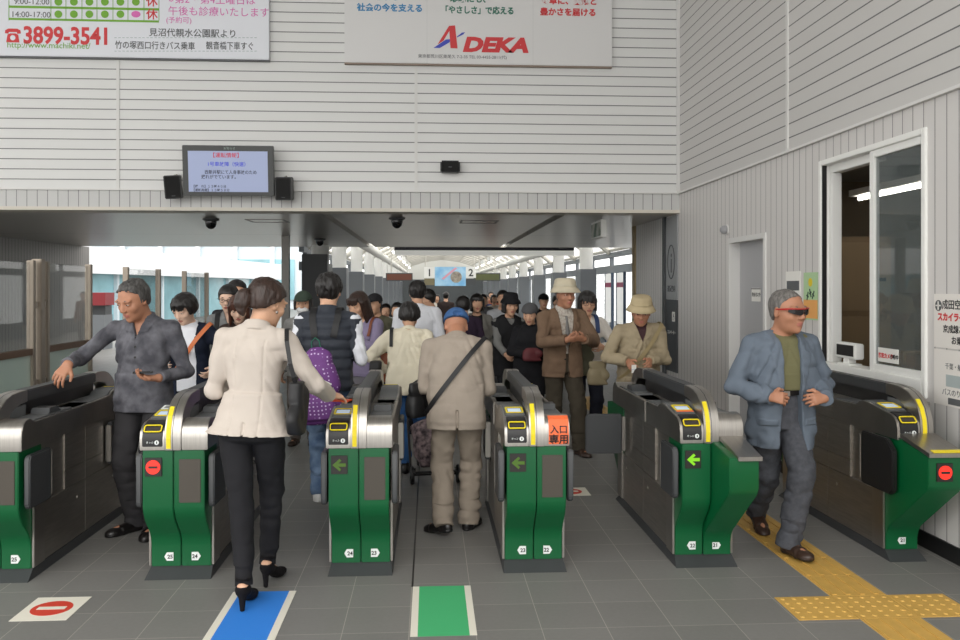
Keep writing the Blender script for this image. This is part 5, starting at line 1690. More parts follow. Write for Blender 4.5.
# glazed partition at left
def partition(label, ys, xp=-4.05, ztop=1.86):
    t = thing('glass_partition', label, 'glass partition', (xp, ys[0], 0))
    L = ys[-1] - ys[0]
    for i, y in enumerate(ys):
        box('post', (-.035, y - ys[0] - .03, 0), (.035, y - ys[0] + .03, ztop + .02), BRONZE, t, bevel=.004)
    box('rail', (-.03, 0, .92), (.03, L, .985), mat('bronze_brown', (110, 84, 64), .45, metal=.5), t, bevel=.003)
    box('bottom_rail', (-.025, 0, .05), (.025, L, .11), BRONZE, t)
    for a, b_ in zip(ys[:-1], ys[1:]):
        box('glass_pane', (-.004, a - ys[0] + .03, .985), (.004, b_ - ys[0] - .03, ztop), GLASS_T2, t)
        box('frosted_panel', (-.006, a - ys[0] + .03, .11), (.006, b_ - ys[0] - .03, .92), FROST, t)
GLASS_T2 = glass_mat('partition_glass', (150, 158, 154), .12)
partition('glazed partition with frosted lower panels at the left edge of the picture', [6.6, 8.90])
partition('second glazed partition bay from the left, just beyond the two close posts', [9.22, 10.36])
partition('third glazed partition bay behind the man in the grey polo shirt', [11.6, 12.95])
partition('farthest glazed partition bay at left with two pairs of bronze posts', [14.3, 15.7])
t = thing('fixing_post', 'stout bronze post between the first two glazed partition bays', 'post', (-4.05, 9.06, 0))
box('shaft', (-.05, -.05, 0), (.05, .05, 1.90), BRONZE, t, bevel=.006); box('bracket', (-.02, -.13, 1.40), (.02, .13, 1.46), STEEL, t); box('bracket', (-.02, -.13, .60), (.02, .13, .66), STEEL, t)

for k, (y_, m_) in enumerate(((20.9, 'poster_pink'), (22.3, 'poster_pale'))):
    t = thing('timetable_board', ['white timetable board with a dark pink header in the right corridor, nearer one', 'white timetable board with a dark pink header in the right corridor, farther one'][k], 'notice board', (4.74, y_, 0))
    box('board', (-.02, -.42, .7), (.02, .42, 1.98), mat('white_board_added_glow', (228, 228, 226), .5, emit=.35), t, bevel=.003)  # glow added to the boards to brighten this dark side of the corridor
    box('header', (-.025, -.42, 1.62), (-.018, .42, 1.74), mat('dark_pink', (150, 70, 96), .5), t)
    for q in (-.40, .40): box('leg', (-.03, q - .03, 0), (.03, q + .03, 2.0), mat('slate_blue', (70, 84, 104), .5), t)
# outside beyond the concourse at left
WB = mat('building_white', (236, 238, 240), .6); CYG = mat('building_glass', (150, 196, 206), .15, var=.3, vscale=.6); LB = mat('building_mullion', (214, 224, 230), .5)
t = thing('office_building', 'pale glass fronted building far outside at left', 'building', (-24, 66, -6))
box('wall', (-20, .2, 0), (14, 12, 26), LB, t)
for k in range(5):
    box('glass_band', (-19.5, 0, 2.5 + 4.2 * k), (13.6, .3, 5.6 + 4.2 * k), CYG, t)
for k in range(12): box('fin', (-19 + 2.8 * k, -.25, 0), (-18.7 + 2.8 * k, .1, 26), WB, t)
t = thing('canopy_building', 'bright white building with a long flat fascia outside beyond the low glass', 'building', (-10.5, 36, -6))
prism('fascia', [(-4.6, -11.5), (-.2, 26), (-1.2, 26), (-6.2, -11.5)], 'z', 8.2, 9.3, WB, t)
prism('wall', [(-5.2, -11.0), (-.8, 26), (-1.5, 26), (-6.2, -11.0)], 'z', 0, 8.2, CYG, t)
for k in range(9):
    a = k / 8; x_, y_ = -5.2 + 4.4 * a, -11 + 37 * a
    box('mullion', (x_ - .05, y_ - .12, 0), (x_ + .15, y_ + .12, 8.2), LB, t)
t = thing('white_billboard', 'plain white hoarding outside at the left end of the opening', 'hoarding', (-11.3, 27, 0))
box('panel', (-1.9, 0, 1.7), (.4, .1, 2.95), WB, t); 
for x_ in (-1.6, .1): box('post', (x_ - .06, .1, -.2), (x_ + .06, .2, 2.9), MIDG, t)
t = thing('shop_front', 'small dark red shop front seen outside behind the grey haired man', 'shop', (-9.35, 22.6, 0))
box('counter', (-.9, 0, 0), (.9, .6, .9), mat('shop_grey', (120, 124, 128), .6), t); box('red_fascia', (-.95, -.05, 1.15), (.95, .6, 1.48), mat('shop_red', (140, 40, 46), .5), t)
box('dark_window', (-.9, .1, .9), (.9, .55, 1.15), DARKG, t); text('lettering', 'SHOP' if False else '売店', .2, (-.3, -.052, 1.22), FW, WHITEP, t)
# ------------------------------------------------------------------ the people
def who(loc, rz):
    L = V(loc[0], loc[1], 0)
    return lambda x, y, z: Rz(-rz) @ (V(x, y, z) - L)
def dirl(rz, d): return Rz(-rz) @ V(d)
def cloth(name, col, **k):
    k.setdefault('rough', .85); k.setdefault('var', .10); k.setdefault('vscale', 7); k.setdefault('bump', .12); k.setdefault('bscale', 260); k.setdefault('spec', .2)
    return mat(name, col, **k)
BUT = mat('button_brown', (90, 74, 58), .4)

# woman in the beige jacket
BEIGE = cloth('beige_jacket', (197, 187, 177), var=.05)
BLACKC = cloth('black_trousers', (36, 36, 39), var=.2)
rz = -.10; lc = (-.922, 4.46); w_ = who(lc, rz)
WOM = person('woman in beige jacket and black trousers walking away in black heels', lc, rz, 1.62, h=.005, neck=.018, female=True, build=1.0, hipz=.560, lean=.06, side=.04,
    hyaw=.55, hpitch=.25, stoop=.1, heels=.06,
    armR=dict(w=w_(-.548, 4.71, 1.01), hint=(.6, -.6, -.8)), armL=dict(w=w_(-1.07, 4.74, 1.06), hint=(-.25, -1, -.5)),
    handR=dict(d=(.45, .8, -.12), n=(-.25, .1, -1), curl=(.35, .35, .25), thumb=.6), handL=dict(curl=(.6, .5, .4)),
    legL=dict(a=w_(-.925, 4.30, .140), yaw=.10, pitch=-.42), legR=dict(a=w_(-.868, 4.64, .140), yaw=-.10, pitch=-.42),
    tops=[dict(name='jacket', m=BEIGE, o=.016, hem=-.038, flare=1.50, wr=.005, sr=(.031, .028, .024), collar=.018, slits=[(0.0, -.2, .0, False, .004, .007), (-.045, -.1, .26, False, .0028, .003), (.045, -.1, .26, False, .0028, .003)])],
    bottom=dict(m=BLACKC, r=(.054, .040, .028), hem=.016, wr=.006, loose=.012), shoes=dict(kind='heel', h=.058, m=cloth('black_suede', (22, 20, 22))),
    hair=dict(style='tied', m=HAIR_BROWN, t=.065, rough=.03, line=[(-.5, -.26), (-.22, -.16), (-.10, .0), (.02, .06), (.10, .12), (.17, .22), (.30, .28), (.45, .34)],
              tail=[(-.05, -.44, .02, .13), (-.10, -.60, -.02, .17), (-.10, -.62, -.18, .15), (-.08, -.58, -.34, .09), (-.06, -.54, -.42, .04)]))
bm = bmesh.new(); bmesh.ops.create_uvsphere(bm, u_segments=8, v_segments=6, radius=.008, matrix=Matrix.Translation(Vector(WOM['HD'](.40, -.02, -.20)))); bm_obj('earring', bm, STEEL, WOM['T'], smooth=True)

# man in the grey polo shirt
rz = PI - .12; lc = (-1.885, 5.74); w_ = who(lc, rz)
POLO = cloth('polo_grey_mottled', (106, 106, 112), col2=(72, 72, 78), vscale=11)
DKTR = cloth('dark_grey_trousers', (54, 53, 55), var=.15)
PM = person('grey haired man in mottled dark grey polo shirt looking down at a phone', lc, rz, 1.70, h=.005, neck=.018, build=1.04, lean=.02, twist=.0, hipz=.52, side=.0,
    hyaw=.36, hpitch=.40, stoop=.08, skin=SKIN_TAN,
    armR=dict(w=w_(-2.245, 5.42, 1.125), hint=(.6, -.6, -.3)), armL=dict(w=w_(-1.715, 5.49, 1.03), hint=(-.4, -.9, -.5)),
    handR=dict(d=dirl(rz, (-.35, -.55, -.72)), n=dirl(rz, (-.1, .6, -.6)), curl=(.35, .45, .35), spread=.14), handL=dict(d=dirl(rz, (-.93, -.30, .06)), n=dirl(rz, (0, -.25, 1)), curl=(.42, .55, .40), thumb=.55),
    legR=dict(a=w_(-1.945, 5.74, .085), yaw=-.5), legL=dict(a=w_(-1.80, 5.66, .085), yaw=.15),
    tops=[dict(name='polo_shirt', m=POLO, o=.014, hem=-.055, wr=.007, collar=.020, sr=(.031, .028, .023), belly=.006, open=[(.19, -.05), (.225, -.002), (.262, .012), (.31, .028)], lapel=[(.245, .0), (.252, .035), (.30, .05)],
          slits=[(0.0, .12, .23, True, .0025, .004)], buttons=(.155, .195))],
    bottom=dict(m=DKTR, r=(.052, .044, .040), wr=.008, hem=.04), shoes=dict(m=LEATHER_BLACK),
    hair=dict(style='short', m=HAIR_SALT, t=.035, rough=.05, line=[(-.5, -.30), (-.22, -.24), (-.10, .0), (.0, -.02), (.06, -.02), (.09, .20), (.20, .34), (.32, .40), (.45, .44)]))

# man in the blue-grey jacket
rz = PI + .10; lc = (2.165, 5.16); w_ = who(lc, rz)
BLUEJ = cloth('blue_grey_jacket', (102, 112, 124), var=.06)
OLIVE = cloth('olive_tee', (112, 110, 80), var=.06)
GREYTR = cloth('grey_check_trousers', (82, 84, 90), var=.22, vscale=40)
BJ = person('old man in blue grey jacket and wraparound sunglasses striding on the yellow path', lc, rz, 1.63, h=.005, neck=.013, jaw=1.1, build=1.06, lean=.06, hipz=.505,
    hyaw=-.34, hpitch=.02, skin=SKIN_TAN, hscale=1.13,
    armR=dict(w=w_(2.02, 4.955, .945), hint=(.75, -.9, -.3)), armL=dict(w=w_(2.355, 4.955, .935), hint=(-.75, -.9, -.3)),
    handR=dict(d=dirl(rz, (.85, -.25, -.08)), n=dirl(rz, (.1, .9, -.35)), curl=(.65, .75, .5), thumb=.7), handL=dict(d=dirl(rz, (-.85, -.25, -.05)), n=dirl(rz, (-.1, .9, -.35)), curl=(.65, .75, .5), thumb=.7),
    legL=dict(a=w_(2.15, 4.98, .087), yaw=.12, pitch=.04), legR=dict(a=w_(2.16, 5.50, .135), yaw=-.15, pitch=-.42),
    tops=[dict(name='t_shirt', m=OLIVE, o=.012, hem=.092, sleeve='none', wr=.004, collar=.006, belly=.014),
          dict(name='jacket', m=BLUEJ, o=.026, hem=-.125, flare=1.06, wr=.010, sr=(.035, .034, .029), cuff=-.006, boxy=.105, belly=.010, collar=.010, x0=.0,
               open=[(-.2, .050), (.0, .040), (.10, .036), (.2, .034), (.26, .034), (.31, .046)], lapel=[(.06, .0), (.10, .012), (.20, .040), (.235, .046), (.24, .022), (.27, .034), (.31, .03)],
               pockets=[(.055, .115, -.035, -.012, True, .007), (-.115, -.055, -.035, -.012, True, .007)])],
    bottom=dict(m=GREYTR, r=(.056, .050, .044), wr=.010, hem=.03, belt=LEATHER_BLACK), shoes=dict(m=LEATHER_BROWN, sole=BLACKP),
    hair=dict(style='short', m=HAIR_GREY, t=.02, rough=.022, line=[(-.5, -.28), (-.22, -.22), (-.10, .02), (.0, .0), (.06, .0), (.09, .20), (.20, .34), (.32, .42), (.45, .46)]))
glasses(BJ, mat('red_frame', (170, 34, 34), .3), mat('dark_lens', (22, 16, 16), .12), wrap=True)
bm = bmesh.new(); p = BJ['pel'] + V(.02, .128, .125)
add_box(bm, (p[0] - .02, p[1], p[2] - .016), (p[0] + .02, p[1] + .006, p[2] + .016)); bm_obj('belt_buckle', bm, STEEL, BJ['T'], bevel=.002)

BJ['T'].location.z = .0075
# old man in the blue cap, seen from behind
rz = -.05; lc = (.175, 5.60); w_ = who(lc, rz)
TAUPE = cloth('taupe_jacket', (158, 147, 135), var=.06); TAUPET = cloth('taupe_trousers', (148, 137, 124), var=.10)
OM = person('old man seen from behind in blue cap and taupe suit jacket', lc, rz, 1.55, h=.005, build=1.06, lean=.14, bend=.20, hipz=.52,
    stoop=.35, hpitch=.50, hyaw=-.12, skin=SKIN_TAN, hscale=1.06,
    armR=dict(w=w_(.33, 5.88, .88), hint=(.35, -1, -.4)), armL=dict(w=w_(.03, 5.90, .90), hint=(-.35, -1, -.4)),
    legL=dict(a=w_(.088, 5.50, .105), yaw=.75, pitch=-.18), legR=dict(a=w_(.255, 5.64, .08), yaw=-.35),
    tops=[dict(name='jacket', m=TAUPE, o=.024, hem=-.088, flare=1.14, wr=.006, sr=(.034, .033, .028), boxy=.102, collar=.018, slits=[(.004, -.3, -.02, False, .004, .012)], pockets=[(.05, .12, -.06, -.035, False, .0)])],
    bottom=dict(m=TAUPET, r=(.054, .049, .044), wr=.010, hem=.03), shoes=dict(m=LEATHER_BLACK, sole=BLACKP),
    hair=None)
cap(OM, cloth('blue_cap', (62, 96, 142)), gap=True, t=.05, tilt=.42)

# vest man with the purple backpack
rz = -.06; lc = (-.775, 6.48); w_ = who(lc, rz)
WSH = cloth('white_shirt', (226, 228, 234), var=.04); VEST = cloth('charcoal_vest', (58, 62, 70), rough=.6)
JEANS = cloth('washed_jeans', (128, 152, 182), col2=(84, 108, 142), vscale=9); SNEAK = mat('white_sneaker', (226, 226, 224), .5)
VM = person('man seen from behind in charcoal quilted vest and washed jeans', lc, rz, 1.715, h=.006, build=1.02, lean=.05, hyaw=-.1, hpitch=.1,
    armR=dict(w=w_(-.565, 6.70, 1.10), hint=(.3, -1, -.4)), armL=dict(w=w_(-.97, 6.68, 1.05), hint=(-.3, -1, -.4)),
    legL=dict(a=w_(-.835, 6.46, .082), yaw=.08), legR=dict(a=w_(-.70, 6.72, .082)),
    tops=[dict(name='shirt', m=WSH, o=.014, hem=-.03, sr=(.034, .031, .026), wr=.008), dict(name='vest', m=VEST, o=.034, hem=-.045, sleeve='none', wr=.004, sr=(.030, .03, .03), collar=.026, quilt=.075)],
    bottom=dict(m=JEANS, r=(.052, .042, .038), wr=.010), shoes=dict(m=SNEAK, sole=SNEAK),
    hair=dict(style='short', m=HAIR_BLACK, t=.075, rough=.05))

# old lady with the trolley
rz = -.02; lc = (-.185, 7.38); w_ = who(lc, rz)
CREAM = cloth('cream_cardigan', (226, 218, 196), var=.05)
BPAN = cloth('blue_trousers', (62, 104, 158), var=.12)
OL = person('old woman seen from behind in cream cardigan and blue trousers', lc, rz, 1.50, h=.006, female=True, build=1.14, lean=.10, bend=.12, stoop=.2, hpitch=.25,
    armL=dict(w=w_(-.40, 7.62, .86), hint=(-1, -.25, .1)), armR=dict(w=w_(.0, 7.16, .80), hint=(1, .1, 0)),
    legL=dict(a=w_(-.215, 7.38, .08), yaw=.05), legR=dict(a=w_(-.08, 7.62, .08)),
    tops=[dict(name='cardigan', m=CREAM, o=.022, hem=-.075, flare=1.12, wr=.009, sr=(.036, .034, .029), boxy=.098, collar=.010)],
    bottom=dict(m=BPAN, r=(.054, .044, .038), wr=.008, hem=.0), shoes=dict(m=LEATHER_BLACK),
    hair=dict(style='bob', m=HAIR_BLACK, t=.10, rough=.045, bald=[(.02, -.28, .50, (.10, .09, .10))]))

# man in the brown jacket
rz = PI + .22; lc = (1.285, 8.20); w_ = who(lc, rz)
BROWNJ = cloth('brown_jacket', (118, 96, 78), var=.12, vscale=20); SHIRTC = cloth('check_shirt', (196, 190, 180), col2=(160, 150, 140), vscale=55)
DOLIVE = cloth('dark_olive_trousers', (70, 64, 54), var=.12)
BM = person('man in brown jacket, tie and cream bucket hat walking towards the gates', lc, rz, 1.68, h=.006, neck=.018, build=1.0, lean=.02, hyaw=-.12, hpitch=.05, skin=SKIN_TAN,
    armR=dict(w=w_(1.27, 7.86, 1.115), hint=(1, -.6, -.5)), armL=dict(w=w_(1.44, 7.90, 1.12), hint=(-1, -.6, -.5)),
    handR=dict(d=dirl(rz, (.9, -.2, .1)), n=dirl(rz, (0, .7, .7)), curl=(.7, .7, .4)), handL=dict(d=dirl(rz, (-.8, -.4, .1)), n=dirl(rz, (0, .7, .7)), curl=(.7, .7, .4)),
    legL=dict(a=w_(1.43, 8.10, .082), yaw=.1), legR=dict(a=w_(1.20, 8.36, .09), yaw=-.1, pitch=-.15),
    tops=[dict(name='shirt', m=SHIRTC, o=.008, hem=.05, sleeve='none', wr=.002, collar=.026),
          dict(name='jacket', m=BROWNJ, o=.026, hem=-.085, flare=1.05, wr=.007, sr=(.035, .033, .028), boxy=.098, collar=.006, open=[(-.2, .03), (-.03, .010), (.07, .006), (.16, .030), (.26, .046), (.31, .05)], lapel=[(.07, .0), (.10, .012), (.20, .038), (.225, .042), (.23, .02), (.27, .03), (.31, .03)], buttons=(.02,), bx=.016)],
    bottom=dict(m=DOLIVE, r=(.055, .049, .043), wr=.009), shoes=dict(m=LEATHER_BROWN), hair=dict(style='short', m=HAIR_GREY, t=.02))
bucket_hat(BM, cloth('cream_hat', (200, 190, 166)), band=cloth('hat_band_cream', (196, 188, 166)))
bm = bmesh.new(); r_ = BM['Rb']; q = lambda x, y, z: BM['pel'] + r_ @ (V(x, y, z) * BM['H'])
add_tube(bm, [q(0, .052, .262), q(0, .062, .24), q(0, .076, .18), q(0, .074, .10)], [.013, .012, .02, .026], 8)
bmesh.ops.scale(bm, vec=(1, 1, 1), verts=bm.verts); bm_obj('necktie', bm, cloth('grey_tie', (120, 118, 116)), BM['T'], smooth=True)

# man in the beige bucket hat behind the second gate from the right
rz = PI + .03; lc = (1.885, 7.62); w_ = who(lc, rz)
KHAKI = cloth('khaki_jacket', (160, 147, 122), var=.08)
HM = person('old man in khaki jacket and tan bucket hat feeding a ticket into the gate', lc, rz, 1.54, h=.006, neck=.016, jaw=1.05, build=1.06, lean=.12, hyaw=.22, hpitch=.18, skin=SKIN_TAN, stoop=.15,
    armR=dict(w=w_(1.735, 7.36, .955), hint=(1, -.5, -.5)), armL=dict(w=w_(1.915, 7.34, .965), hint=(-1, -.5, -.5)),
    handR=dict(d=dirl(rz, (.05, -.9, -.35)), n=dirl(rz, (.7, 0, -.5)), curl=(.5, .6, .4)), handL=dict(d=dirl(rz, (-.2, -.9, -.3)), n=dirl(rz, (-.7, 0, -.5)), curl=(.5, .6, .4)),
    legR=dict(a=w_(1.76, 7.9, .082)), legL=dict(a=w_(1.95, 7.62, .082)),
    tops=[dict(name='sweater', m=cloth('plum_sweater', (74, 52, 56)), o=.008, hem=.05, sleeve='none', wr=.002, collar=.02),
          dict(name='jacket', m=KHAKI, o=.028, hem=-.07, wr=.010, sr=(.038, .036, .029), boxy=.104, collar=.022, open=[(-.2, -.05), (.20, -.004), (.25, .018), (.31, .036)], lapel=[(.22, .0), (.23, .03), (.30, .04)], slits=[(0, -.1, .22, True, .003, .004)], pockets=[(.04, .10, -.02, .0, True, .006), (-.10, -.04, -.02, .0, True, .006), (.035, .085, .15, .165, True, .005)])],
    bottom=dict(m=cloth('slate_trousers', (74, 82, 92)), r=(.054, .046, .040)), shoes=dict(m=LEATHER_BLACK), hair=dict(style='short', m=HAIR_GREY, t=.015))
bucket_hat(HM, cloth('tan_hat', (186, 170, 136)), band=cloth('tan_band', (188, 172, 138)))

# woman in glasses beside him
rz = PI + .05; lc = (1.62, 8.78); w_ = who(lc, rz)
IVORY = cloth('ivory_top', (222, 216, 208), var=.05)
GW = person('woman in glasses and ivory top with a blue bag strap beside the brown jacket', lc, rz, 1.57, h=.007, female=True, build=1.10, hpitch=.12,
    armR=dict(w=w_(1.55, 8.50, 1.0), hint=(1, -.4, -.5)), armL=dict(w=w_(1.74, 8.50, 1.0), hint=(-1, -.4, -.5)),
    tops=[dict(name='top', m=IVORY, o=.018, hem=-.07, wr=.008, sr=(.034, .031, .027), open=[(.2, -.06), (.25, .012), (.31, .03)])],
    bottom=dict(m=cloth('navy_trousers', (36, 38, 48)), r=(.054, .046, .040)), shoes=dict(m=LEATHER_BLACK),
    hair=dict(style='bob', m=HAIR_BLACK, t=.07, bangs=.10, sides=-.28, rough=.02))
glasses(GW, mat('brown_frame', (70, 40, 34), .3))

# people at left behind the polo shirt
rz = PI - .05; lc = (-2.04, 7.40); w_ = who(lc, rz)
NAVY = cloth('navy_cardigan', (32, 38, 54))
SW = person('short haired woman in white shirt and open navy cardigan looking down', lc, rz, 1.56, h=.0065, female=True, build=1.0, hyaw=.35, hpitch=.42, skin=SKIN_PALE,
    armR=dict(w=w_(-2.20, 7.10, .98), hint=(1, -.6, -.4)), armL=dict(w=w_(-1.80, 7.22, .92), hint=(-1, -.5, -.3)),
    tops=[dict(name='shirt', m=WSH, o=.014, hem=-.06, sleeve='none', wr=.006, collar=.018), dict(name='cardigan', m=NAVY, o=.026, hem=-.08, wr=.007, sr=(.034, .032, .028), boxy=.09, open=[(-.2, .055), (.1, .05), (.24, .042), (.31, .05)])],
    bottom=dict(m=BLACKC), shoes=dict(m=LEATHER_BLACK), hair=dict(style='short', m=HAIR_BLACK, t=.12, bangs=.16, sides=-.05, rough=.035))
rz = PI + .1; lc = (-1.89, 8.18); w_ = who(lc, rz)
GW2 = person('woman in thin glasses and grey shirt with dark rucksack straps', lc, rz, 1.64, h=.007, female=True, hpitch=.22, hyaw=.1, skin=SKIN_PALE,
    tops=[dict(name='shirt', m=cloth('grey_shirt', (128, 130, 130)), o=.016, hem=-.06, wr=.007, collar=.018, sr=(.033, .03, .026), open=[(.21, -.05), (.25, .01), (.31, .03)])],
    bottom=dict(m=BLACKC), shoes=dict(m=LEATHER_BLACK), hair=dict(style='tied', m=HAIR_BLACK, t=.05, rough=.015, line=[(-.5, -.25), (-.22, -.2), (-.10, -.1), (.02, -.02), (.10, .04), (.17, .16), (.30, .26), (.45, .30)]))
glasses(GW2, mat('thin_frame', (60, 56, 54), .3))
BW = person('woman with long brown hair and fringe half hidden by the beige jacket', (-1.70, 7.78), PI - .1, 1.55, h=.007, female=True, hpitch=.35, hyaw=-.2, skin=SKIN_PALE,
    tops=[dict(name='top', m=cloth('dark_brown_top', (70, 58, 54)), o=.016, hem=-.06)], bottom=dict(m=BLACKC), shoes=dict(m=LEATHER_BLACK),
    hair=dict(style='bob', m=mat('hair_chestnut', (84, 52, 40), .4, var=.4, vscale=60, stretch=(1, 1, .2)), t=.08, bangs=.10, sides=-.6, long=.15, rough=.02))
BK = person('black haired person standing right behind the woman in thin glasses', (-1.97, 8.80), PI + .3, 1.68, h=.010, face=True, tops=[dict(name='jacket', m=cloth('charcoal_jacket', (52, 52, 56)), o=.02)], bottom=dict(m=BLACKC), shoes=dict(m=LEATHER_BLACK), hair=dict(style='short', m=HAIR_BLACK, t=.07))
GC = person('person in dark green cap and white face mask beyond the slim post', (-1.295, 8.85), PI, 1.56, h=.008, female=True, hpitch=.02, mouth=False,
    tops=[dict(name='jacket', m=cloth('pale_grey_jacket', (150, 150, 148)), o=.022, hem=-.08, open=[(-.2, .02), (.2, .02), (.31, .04)])], bottom=dict(m=cloth('taupe_grey_trousers', (110, 102, 96))), shoes=dict(m=LEATHER_BROWN), hair=dict(style='bob', m=HAIR_BLACK, t=.04, sides=-.2))
cap(GC, cloth('dark_green_cap', (66, 78, 68)), t=.07)
g = Field(GC['hc'] - .2, GC['hc'] + .2, .006); g.ell(GC['HD'](0, .20, -.25), V(.27, .27, .22) * GC['hh'], GC['Rh']); g.clip(GC['HD'](0, .12, 0), -GC['Rh'][:, 1]); g.mesh('face_mask', cloth('mask_white', (226, 226, 226)), GC['T'])
rz = PI - .55; lc = (-.625, 8.30); w_ = who(lc, rz)
LAV = cloth('lavender_sweater', (138, 128, 156), var=.06)
LW = person('long haired woman in lavender sweater and grey skirt checking her hands', lc, rz, 1.58, h=.0065, female=True, hpitch=.35, hyaw=.1, lean=.05,
    armR=dict(w=w_(-.82, 8.14, 1.10), hint=(.8, -.6, -.6)), armL=dict(w=w_(-.74, 8.02, 1.10), hint=(-1, -.3, -.6)), handR=dict(curl=(.6, .6, .4)), handL=dict(curl=(.6, .6, .4)),
    tops=[dict(name='sweater', m=LAV, o=.018, hem=-.05, wr=.008, sr=(.034, .032, .026), open=[(.2, -.06), (.25, .01), (.31, .04)])], bottom=dict(kind='skirt', m=cloth('grey_skirt', (112, 110, 116), var=.05), hemz=.42, flare=1.35), shoes=dict(m=LEATHER_BROWN),
    hair=dict(style='bob', m=HAIR_BROWN, t=.06, bangs=.16, sides=-.85, long=.25, rough=.02))
OV = person('person in dark cap and olive jacket behind the lavender sweater', (-.62, 9.95), PI - .4, 1.53, h=.010, tops=[dict(name='jacket', m=cloth('olive_jacket', (92, 90, 74)), o=.024, hem=-.08)], bottom=dict(m=BLACKC), shoes=dict(m=LEATHER_BLACK), hair=dict(style='short', m=HAIR_BLACK, t=.03))
cap(OV, cloth('dark_cap', (44, 44, 46)), t=.06)
# people in the middle distance
WS = person('broad man seen from behind in white long sleeved shirt', (-.135, 9.38), .05, 1.68, h=.008, build=1.1, lean=.05, hpitch=.15,
    tops=[dict(name='shirt', m=WSH, o=.022, hem=-.06, sr=(.036, .033, .028), collar=.016)], bottom=dict(m=BLACKC), shoes=dict(m=LEATHER_BLACK), hair=dict(style='short', m=HAIR_BLACK, t=.08, rough=.04))
person('man in white shirt facing left just past the broad white shirt', (.04, 10.6), PI / 2 + .2, 1.59, h=.010, hpitch=.2, tops=[dict(name='shirt', m=WSH, o=.02)], bottom=dict(m=BLACKC), shoes=dict(m=LEATHER_BLACK), hair=dict(style='short', m=HAIR_BLACK, t=.06))
DP = person('dark haired person seen from behind in deep purple coat', (.42, 10.4), .2, 1.50, h=.010, hpitch=.2, tops=[dict(name='coat', m=cloth('deep_purple_coat', (56, 44, 60)), o=.03, hem=-.16, boxy=.1)], bottom=dict(m=BLACKC), shoes=dict(m=LEATHER_BLACK), hair=dict(style='bob', m=HAIR_BLACK, t=.08))
GCW = person('bob haired woman in grey cardigan over a black top facing the gates', (.60, 10.95), PI + .05, 1.52, h=.010, female=True, tops=[dict(name='top', m=BLACKC, o=.012, sleeve='none'), dict(name='cardigan', m=cloth('grey_cardigan', (136, 134, 128)), o=.03, hem=-.16, boxy=.1, open=[(-.3, .04), (.3, .045)])], bottom=dict(kind='skirt', m=BLACKC, hemz=.5), shoes=dict(m=LEATHER_BLACK), hair=dict(style='bob', m=HAIR_BLACK, t=.08, bangs=.14, sides=-.4))
person('tall man in pale grey shirt left of the woman with the black hat', (1.03, 12.0), PI - .1, 1.57, h=.010, tops=[dict(name='shirt', m=cloth('pale_grey_shirt', (176, 178, 182)), o=.02)], bottom=dict(m=cloth('grey_trousers', (96, 96, 98))), shoes=dict(m=LEATHER_BLACK), hair=dict(style='short', m=HAIR_BLACK, t=.05))
rz = PI + .25; lc = (.90, 9.75); w_ = who(lc, rz)
BH = person('woman in black brimmed hat and black jacket with grey sleeves', lc, rz, 1.53, h=.008, female=True, hpitch=.15, armR=dict(w=w_(.84, 9.40, .86)), armL=dict(w=w_(1.08, 9.42, .90)),
    tops=[dict(name='shirt', m=cloth('grey_sleeves', (120, 120, 118)), o=.016), dict(name='jacket', m=cloth('black_jacket', (34, 34, 36)), o=.034, hem=-.14, sleeve='none', boxy=.10, open=[(.2, -.05), (.26, .02), (.31, .04)])], bottom=dict(m=BLACKC, r=(.05, .036, .03)), shoes=dict(m=LEATHER_BLACK), hair=dict(style='bob', m=HAIR_BLACK, t=.06, sides=-.35))
bucket_hat(BH, cloth('black_hat', (30, 30, 32)), s=.92)
rz = PI - .3; lc = (1.09, 9.12); w_ = who(lc, rz)
KC = person('short person in grey knitted cap and long black coat', lc, rz, 1.44, h=.008, female=True, hpitch=.25, build=1.1, armR=dict(w=w_(1.0, 8.92, .90), hint=(1, -.3, -.5)), armL=dict(w=w_(1.16, 8.92, .9), hint=(-1, -.3, -.5)),
    tops=[dict(name='coat', m=cloth('black_coat', (30, 30, 33)), o=.03, hem=-.2, boxy=.105, collar=.02)], bottom=dict(m=BLACKC), shoes=dict(m=LEATHER_BLACK), hair=dict(style='short', m=HAIR_BLACK, t=.03))
g = Field(KC['hc'] - .25, KC['hc'] + .25, .008); g.ell(KC['HD'](0, -.07, .18), V(.44, .52, .42) * KC['hh'], KC['Rh']); g.clip(KC['HD'](0, 0, .16), -KC['Rh'][:, 2]); g.mesh('knitted_cap', cloth('grey_knit', (84, 84, 86), bump=.5, bscale=90), KC['T'])
# the far crowd in the corridor
def far(label, px_, top_, zc, H, mt, mb, rz, hair=HAIR_BLACK, fem=False, capm=None, group=None):
    xc = (px_ - 480) / 850 * zc; c_, s_ = math.cos(YAW), math.sin(YAW)
    lc = (round(xc * c_ + zc * s_, 2), round(-xc * s_ + zc * c_, 2))
    P = person(label, lc, rz, H, group, h=.012, female=fem, tops=[dict(name='top', m=mt, o=.022, hem=-.08)], bottom=dict(m=mb), shoes=dict(m=LEATHER_BLACK), hair=dict(style='bob' if fem else 'short', m=hair, t=.06, sides=-.3 if fem else 0))
    if capm: cap(P, capm)
    return P
DK1 = cloth('dark_brown_jacket', (58, 48, 46)); DK2 = cloth('maroon_jacket', (78, 50, 46)); NAV = cloth('navy_top', (48, 60, 96)); OFFW = cloth('offwhite_top', (206, 200, 190))
far('person in black peaked cap and black top beyond the black coats', 543, 296, 14, 1.50, cloth('black_top', (36, 36, 40)), BLACKC, PI, capm=cloth('black_cap', (26, 26, 28)))
far('dark haired person half hidden behind the cream bucket hat', 556, 297, 14.8, 1.47, DK1, BLACKC, PI + .3)
far('dark haired woman in dark brown jacket left of the broad white shirt', 399, 306, 10.6, 1.42, DK1, BLACKC, PI - .3, fem=True)
